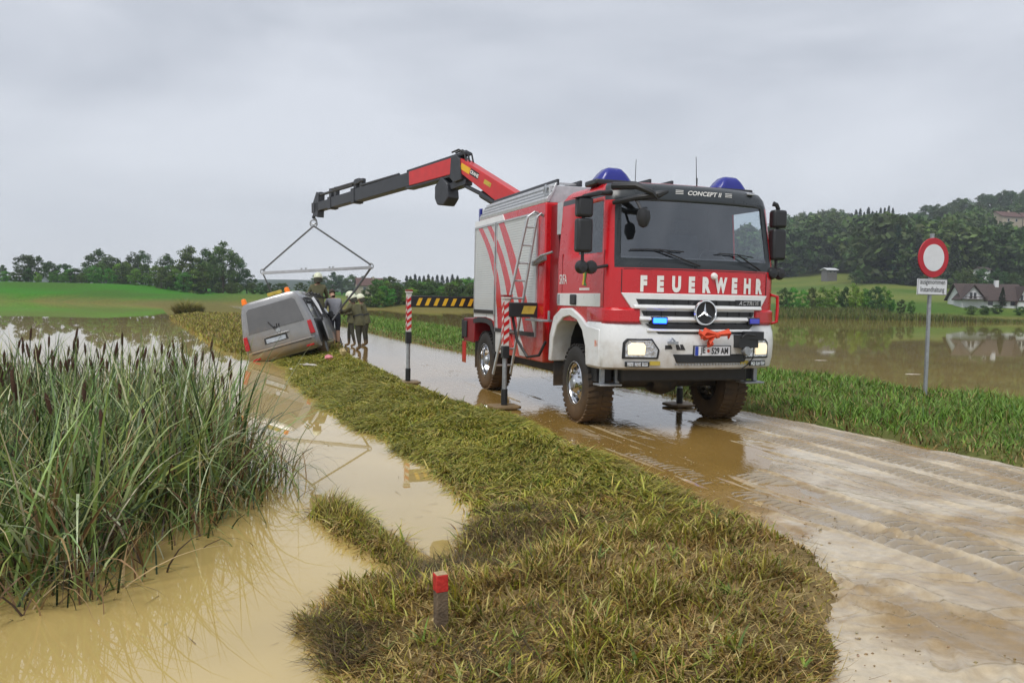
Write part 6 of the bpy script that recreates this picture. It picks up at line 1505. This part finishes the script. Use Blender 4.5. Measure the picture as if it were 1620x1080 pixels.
    # hands: palm, four fingers of different length, thumb
    for q in 'lr':
        w, e = J['wr'+q][0], J['el'+q][0]; d = (w-e).normalized(); side_ = d.cross(Vector((0, 0, 1))).normalized() if abs(d.z) < .95 else Vector((1, 0, 0)); up_ = side_.cross(d); s = -1 if q == 'l' else 1
        mb = MB(); pw = .04
        mb.loft([[tuple(w+d*k_-side_*pw*f_+up_*.013), tuple(w+d*k_+side_*pw*f_+up_*.013), tuple(w+d*k_+side_*pw*f_-up_*.013), tuple(w+d*k_-side_*pw*f_-up_*.013)] for k_, f_ in ((-.02, .7), (.03, .95), (.085, 1.0))])
        for k_, ln in enumerate((.068, .078, .074, .058)):
            b0_ = w+d*.08+side_*(-.030+.020*k_)*s*-1
            mb.tube([b0_, b0_+d*ln*.45-up_*.008, b0_+d*ln*.75-up_*.032, b0_+d*ln*.72-up_*.058], [.0095, .009, .0085, .007], 6)
        b0_ = w+d*.02+side_*.036*s*-1; mb.tube([b0_, b0_+d*.03+side_*.022*s*-1-up_*.012, b0_+d*.06+side_*.016*s*-1-up_*.035], [.012, .011, .008], 6)
        mb.build('hand', m_skin if bare else m_glove, t, smooth=True)
    if helmet:
        mb = MB(); mb.lathe([(.128, 1.672), (.137, 1.69), (.133, 1.72), (.118, 1.775), (.085, 1.822), (.04, 1.845), (0, 1.85)], 20, 'z')
        for i in range(len(mb.v)): v = Vector(mb.v[i]); v.y = v.y*1.15+.005; mb.v[i] = tuple(Hm @ v)
        h_ = mb.build('helmet', m_helm, t, smooth=True)
        mb = MB(); a_ = [math.pi*1.0+math.pi*k/10 for k in range(11)]
        mb.loft([[tuple(Hm @ Vector((r_*math.cos(x_), r_*1.15*math.sin(x_)+.0, z_))) for x_ in a_] for r_, z_ in ((.128, 1.69), (.125, 1.60), (.120, 1.54))], closed=False); mb.build('neck_guard', m_uni2, h_)
        mb = MB(); mb.tube([tuple(Hm @ Vector((.13*math.sin(x_), .15*math.cos(x_), 1.685))) for x_ in [k*.25-1.0 for k in range(9)]], .010, 5); mb.build('peak', m_ink, h_)
    else:
        mb = MB(); mb.lathe([(.092, 1.66), (.096, 1.70), (.085, 1.76), (.05, 1.80), (0, 1.81)], 16, 'z')
        for i in range(len(mb.v)): v = Vector(mb.v[i]); v.y = v.y*1.15-.012; mb.v[i] = tuple(Hm @ v)
        mb.build('hair', m_hair, t, smooth=True)
    if not bare:
        mb = MB(); N = 18; rr = [[tuple((Lm if z_ > 1.0 else Matrix.Identity(4)) @ Vector(((.20+g_)*math.cos(2*math.pi*k/N), (.152+g_)*math.sin(2*math.pi*k/N), z_))) for k in range(N)] for z_, g_ in ((.80, .012), (.86, .008), (.98, -.012), (1.06, -.012))]
        mb.loft(rr, caps=False); mb.build('jacket_hem', top, t, smooth=True)
        mb = MB(); mb.loft([[tuple(Lm @ Vector((.20*math.cos(2*math.pi*k/N), .152*math.sin(2*math.pi*k/N), z_))) for k in range(N)] for z_ in (1.075, 1.115)], caps=False); mb.build('belt', m_ink, t)
    return t
def gz_at(x, y): return max(float(ground_h(np.array([x]), np.array([y]))[0]), -.02)
person('firefighter in olive uniform and pale helmet standing up on the van sill, back turned', (-5.80, 24.4, .50), R(12), .10, [(-.25, .30, 1.12), (.20, .34, 1.1)])
person('man in grey T-shirt and dark shorts bending beside the van', (-5.42, 25.0, gz_at(-5.42, 25.0)), R(30), .30, [(-.20, .42, 1.0), (.22, .40, .98)], m_tee, m_short, m_brown, helmet=False, bare=True, head_drop=.5, scale=1.02)
p3 = person('firefighter nearest on the road, back turned, arms stretched towards the van', (-4.72, 25.3, gz_at(-4.72, 25.3)), R(62), .40, [(-.20, .68, 1.18), (.16, .68, 1.10)], stride=.10, scale=.98)
person('firefighter at left of the three on the road, facing the van', (-5.28, 26.9, gz_at(-5.28, 26.9)), R(100), .06, [(-.18, .40, 1.15), (.20, .42, 1.05)], stride=.10)
person('firefighter half hidden behind the other two on the road', (-4.90, 27.4, gz_at(-4.90, 27.4)), R(85), .28, [(-.20, .55, 1.15), (.2, .55, 1.15)], scale=.97)
# the tool held between them
tl = thing('rescue_tool', 'dark red rescue tool held out by the firefighter nearest the road edge', 'tool', (-5.20, 25.45, 1.22), (R(-18), R(0), R(75)))
mb = MB(); mb.tube([(0, -.10, -.02), (0, .25, .0)], .035, 8); mb.build('handle', m_ink, tl, smooth=True)
mb = MB(); mb.loft([[(-.04, .25, -.04), (.04, .25, -.04), (.04, .25, .04), (-.04, .25, .04)], [(-.05, .45, -.05), (.05, .45, -.05), (.05, .45, .05), (-.05, .45, .05)], [(-.01, .75, -.02), (.01, .75, -.02), (.01, .75, .01), (-.01, .75, .01)]]); mb.build('blade', m_dred, tl, .006)

# ------------------------------------------------------------------ houses
m_wall = mat('white render', (.62, .63, .64), .85, noise=.08, nscale=2); m_roof = mat('dark tiled roof', (.060, .042, .038), .8, noise=.3, nscale=3, bump=.5, bscale=6); m_grey = mat('grey boards', (.16, .15, .15), .8, noise=.2); m_pale = mat('pale sheet roof', (.60, .62, .64), .6, noise=.1); m_wdark = mat('window glass', (.03, .035, .04), .12); m_cream = mat('cream render', (.42, .36, .27), .85, noise=.1); m_redroof = mat('brown red roof', (.10, .05, .04), .8, noise=.3, nscale=3)
def house(name, label, loc, rz, L_, W_, Hw, Hr, wall, roof, wins=(), chim=True, over=.4):
    """ridge along local x; gables at +-L/2"""
    t = thing(name, label, 'house', loc, (0, 0, rz))
    mb = MB(); mb.prism([(-W_/2, -.8), (W_/2, -.8), (W_/2, Hw), (0, Hw+Hr), (-W_/2, Hw)], 'x', -L_/2, L_/2); wl = mb.build('wall', wall, t)
    mb = MB(); k = Hr/(W_/2)
    for s in (-1, 1):
        P = [(0, Hw+Hr+.03), (s*(W_/2+over), Hw-k*over+.03), (s*(W_/2+over), Hw-k*over+.17), (0, Hw+Hr+.19)]
        mb.prism(P, 'x', -L_/2-over, L_/2+over)
    rf = mb.build('roof', roof, t)
    if chim: mb = MB(); mb.box(L_*.12, L_*.12+.5, -.6, -.1, Hw+Hr*.6, Hw+Hr+.7); mb.build('chimney', wall, rf)
    for (face, a, z0, w, h) in wins:
        if face in 'fb':
            y = -W_/2 if face == 'f' else W_/2; sg_ = -1 if face == 'f' else 1
            mb = MB(); mb.box(a-w/2-.06, a+w/2+.06, min(y, y+sg_*.05), max(y, y+sg_*.05), z0-.06, z0+h+.06); fr2 = mb.build('window', m_wall, t)
            mb = MB(); mb.box(a-w/2, a+w/2, min(y, y+sg_*.058), max(y, y+sg_*.058), z0, z0+h); mb.build('pane', m_wdark, fr2)
        else:
            x = -L_/2 if face == 'l' else L_/2; sg_ = -1 if face == 'l' else 1
            mb = MB(); mb.box(min(x, x+sg_*.05), max(x, x+sg_*.05), a-w/2-.06, a+w/2+.06, z0-.06, z0+h+.06); fr2 = mb.build('window', m_wall, t)
            mb = MB(); mb.box(min(x, x+sg_*.058), max(x, x+sg_*.058), a-w/2, a+w/2, z0, z0+h); mb.build('pane', m_wdark, fr2)
    return t
hx, hy = cam_x(1556, 122), 122.; hz = float(ground_h(np.array([hx]), np.array([hy]))[0])
hs = house('white_house', 'white house with long dark brown roof and balcony beyond the flood', (hx, hy, hz), R(-4), 8.6, 5.0, 1.0, 2.1, m_wall, m_roof, [('f', -.5, .1, .7, .6), ('f', 1.2, .1, .7, .6), ('f', 2.6, .1, .6, .6)])
def gable(x0, w, d, Hw, Hr, name):
    mb = MB(); yb_ = -2.5-d; mb.prism([(x0-w/2, -.8), (x0+w/2, -.8), (x0+w/2, Hw), (x0, Hw+Hr), (x0-w/2, Hw)], 'y', yb_, -.4); wg = mb.build(name, m_wall, hs)
    mb = MB(); k = Hr/(w/2); ov = .35
    for s in (-1, 1): mb.prism([(x0, Hw+Hr+.03), (x0+s*(w/2+ov), Hw-k*ov+.03), (x0+s*(w/2+ov), Hw-k*ov+.17), (x0, Hw+Hr+.18)], 'y', yb_-.4, -.4)
    mb.build('gable_roof', m_roof, wg)
    mb = MB(); mb.box(x0-.45, x0-.08, yb_-.03, yb_, Hw*.9, Hw+.75); mb.box(x0+.08, x0+.45, yb_-.03, yb_, Hw*.9, Hw+.75); mb.build('gable_window', m_wdark, wg)
    return wg
gA = gable(-3.2, 3.0, .5, 1.15, 1.75, 'gable_wall'); gB = gable(4.0, 1.7, .3, .9, 1.9, 'gable_wall')
mb = MB(); mb.box(-4.8, -1.6, -4.0, -3.0, .86, .95); mb.box(-4.8, -1.6, -4.02, -3.97, 1.25, 1.33)
for k in range(17): mb.box(-4.78+k*.197, -4.72+k*.197, -4.01, -3.98, .95, 1.27)
mb.build('balcony', m_roof, gA)
for px, py, D_, nm_, lab, L_, W_, Hw, Hr, wl_, rf_, rz in [
        (1308, 434, 262, 'shed', 'grey shed with pale roof at the edge of the left hillside field', 3.4, 3.4, 1.3, .5, m_grey, m_pale, .2), (1344, 421, 300, 'hut', 'small hut with white roof left of the long white roof on the hill', 2.2, 3, 1.0, .4, m_grey, m_pale, .1),
        (1371, 414, 310, 'long_hut', 'hut with long white roof in front of the wood', 5.0, 4, 1.0, .6, m_grey, m_pale, -.15), (1548, 432, 222, 'white_cottage', 'small white cottage on the slope above the white house', 2.8, 3, .9, .5, m_wall, m_roof, .3),
        (1580, 357, 345, 'hilltop_house', 'cream house among the trees near the hilltop', 10, 8, 3.2, 2.2, m_cream, m_redroof, .25), (1622, 356, 350, 'hilltop_house', 'brown roofed house cut by the right edge of the hilltop', 9, 8, 2.8, 2.0, m_cream, m_redroof, -.2),
        (1622, 420, 270, 'slope_house', 'house with reddish roof at the right edge below the wood', 5, 5, 1.8, 1.8, m_cream, m_redroof, .5)]:
    x_ = cam_x(px, D_); z_ = CAM_H+(horizon(px)-py)/1296*D_
    gz2 = float(ground_h(np.array([x_]), np.array([float(D_)]))[0])
    h_ = house(nm_, lab, (x_, D_, max(gz2, z_)), rz, L_, W_, Hw, Hr, wl_, rf_, [('f', -L_*.2, Hw*.35, .9, min(1.1, Hw*.4)), ('f', L_*.2, Hw*.35, .9, min(1.1, Hw*.4))], chim=L_ > 6)
    if z_ > gz2+.5:
        mb = MB(); mb.box(-L_/2, L_/2, -W_/2, W_/2, gz2-z_-1, -.8); mb.build('foundation', wl_, h_)
mb = MB(); gx0 = cam_x(612, 300); gh = house('far_farmhouse', 'far farmhouse with reddish roof among the trees behind the firefighters', (cam_x(583, 290), 290, float(ground_h(np.array([cam_x(583, 290)]), np.array([290.]))[0])+1), .3, 9, 6, 2.8, 2.4, m_cream, m_redroof, [('f', -2, 1, .9, 1.1), ('f', 2, 1, .9, 1.1)])

# ------------------------------------------------------------------ damp air
hz_m = bpy.data.materials.new('damp air'); hz_m.use_nodes = True; nt = hz_m.node_tree; nt.nodes.clear()
ho = nt.nodes.new('ShaderNodeOutputMaterial'); pv = nt.nodes.new('ShaderNodeVolumePrincipled'); pv.inputs['Color'].default_value = (.80, .86, .95, 1); pv.inputs['Density'].default_value = HAZE; pv.inputs['Anisotropy'].default_value = .2
nt.links.new(pv.outputs[0], ho.inputs['Volume'])
mb = MB(); mb.box(-905, 905, -16, 1605, -3, 150); tag(mb.build('haze', hz_m), 'pale damp air over the valley', 'haze', kind='stuff')
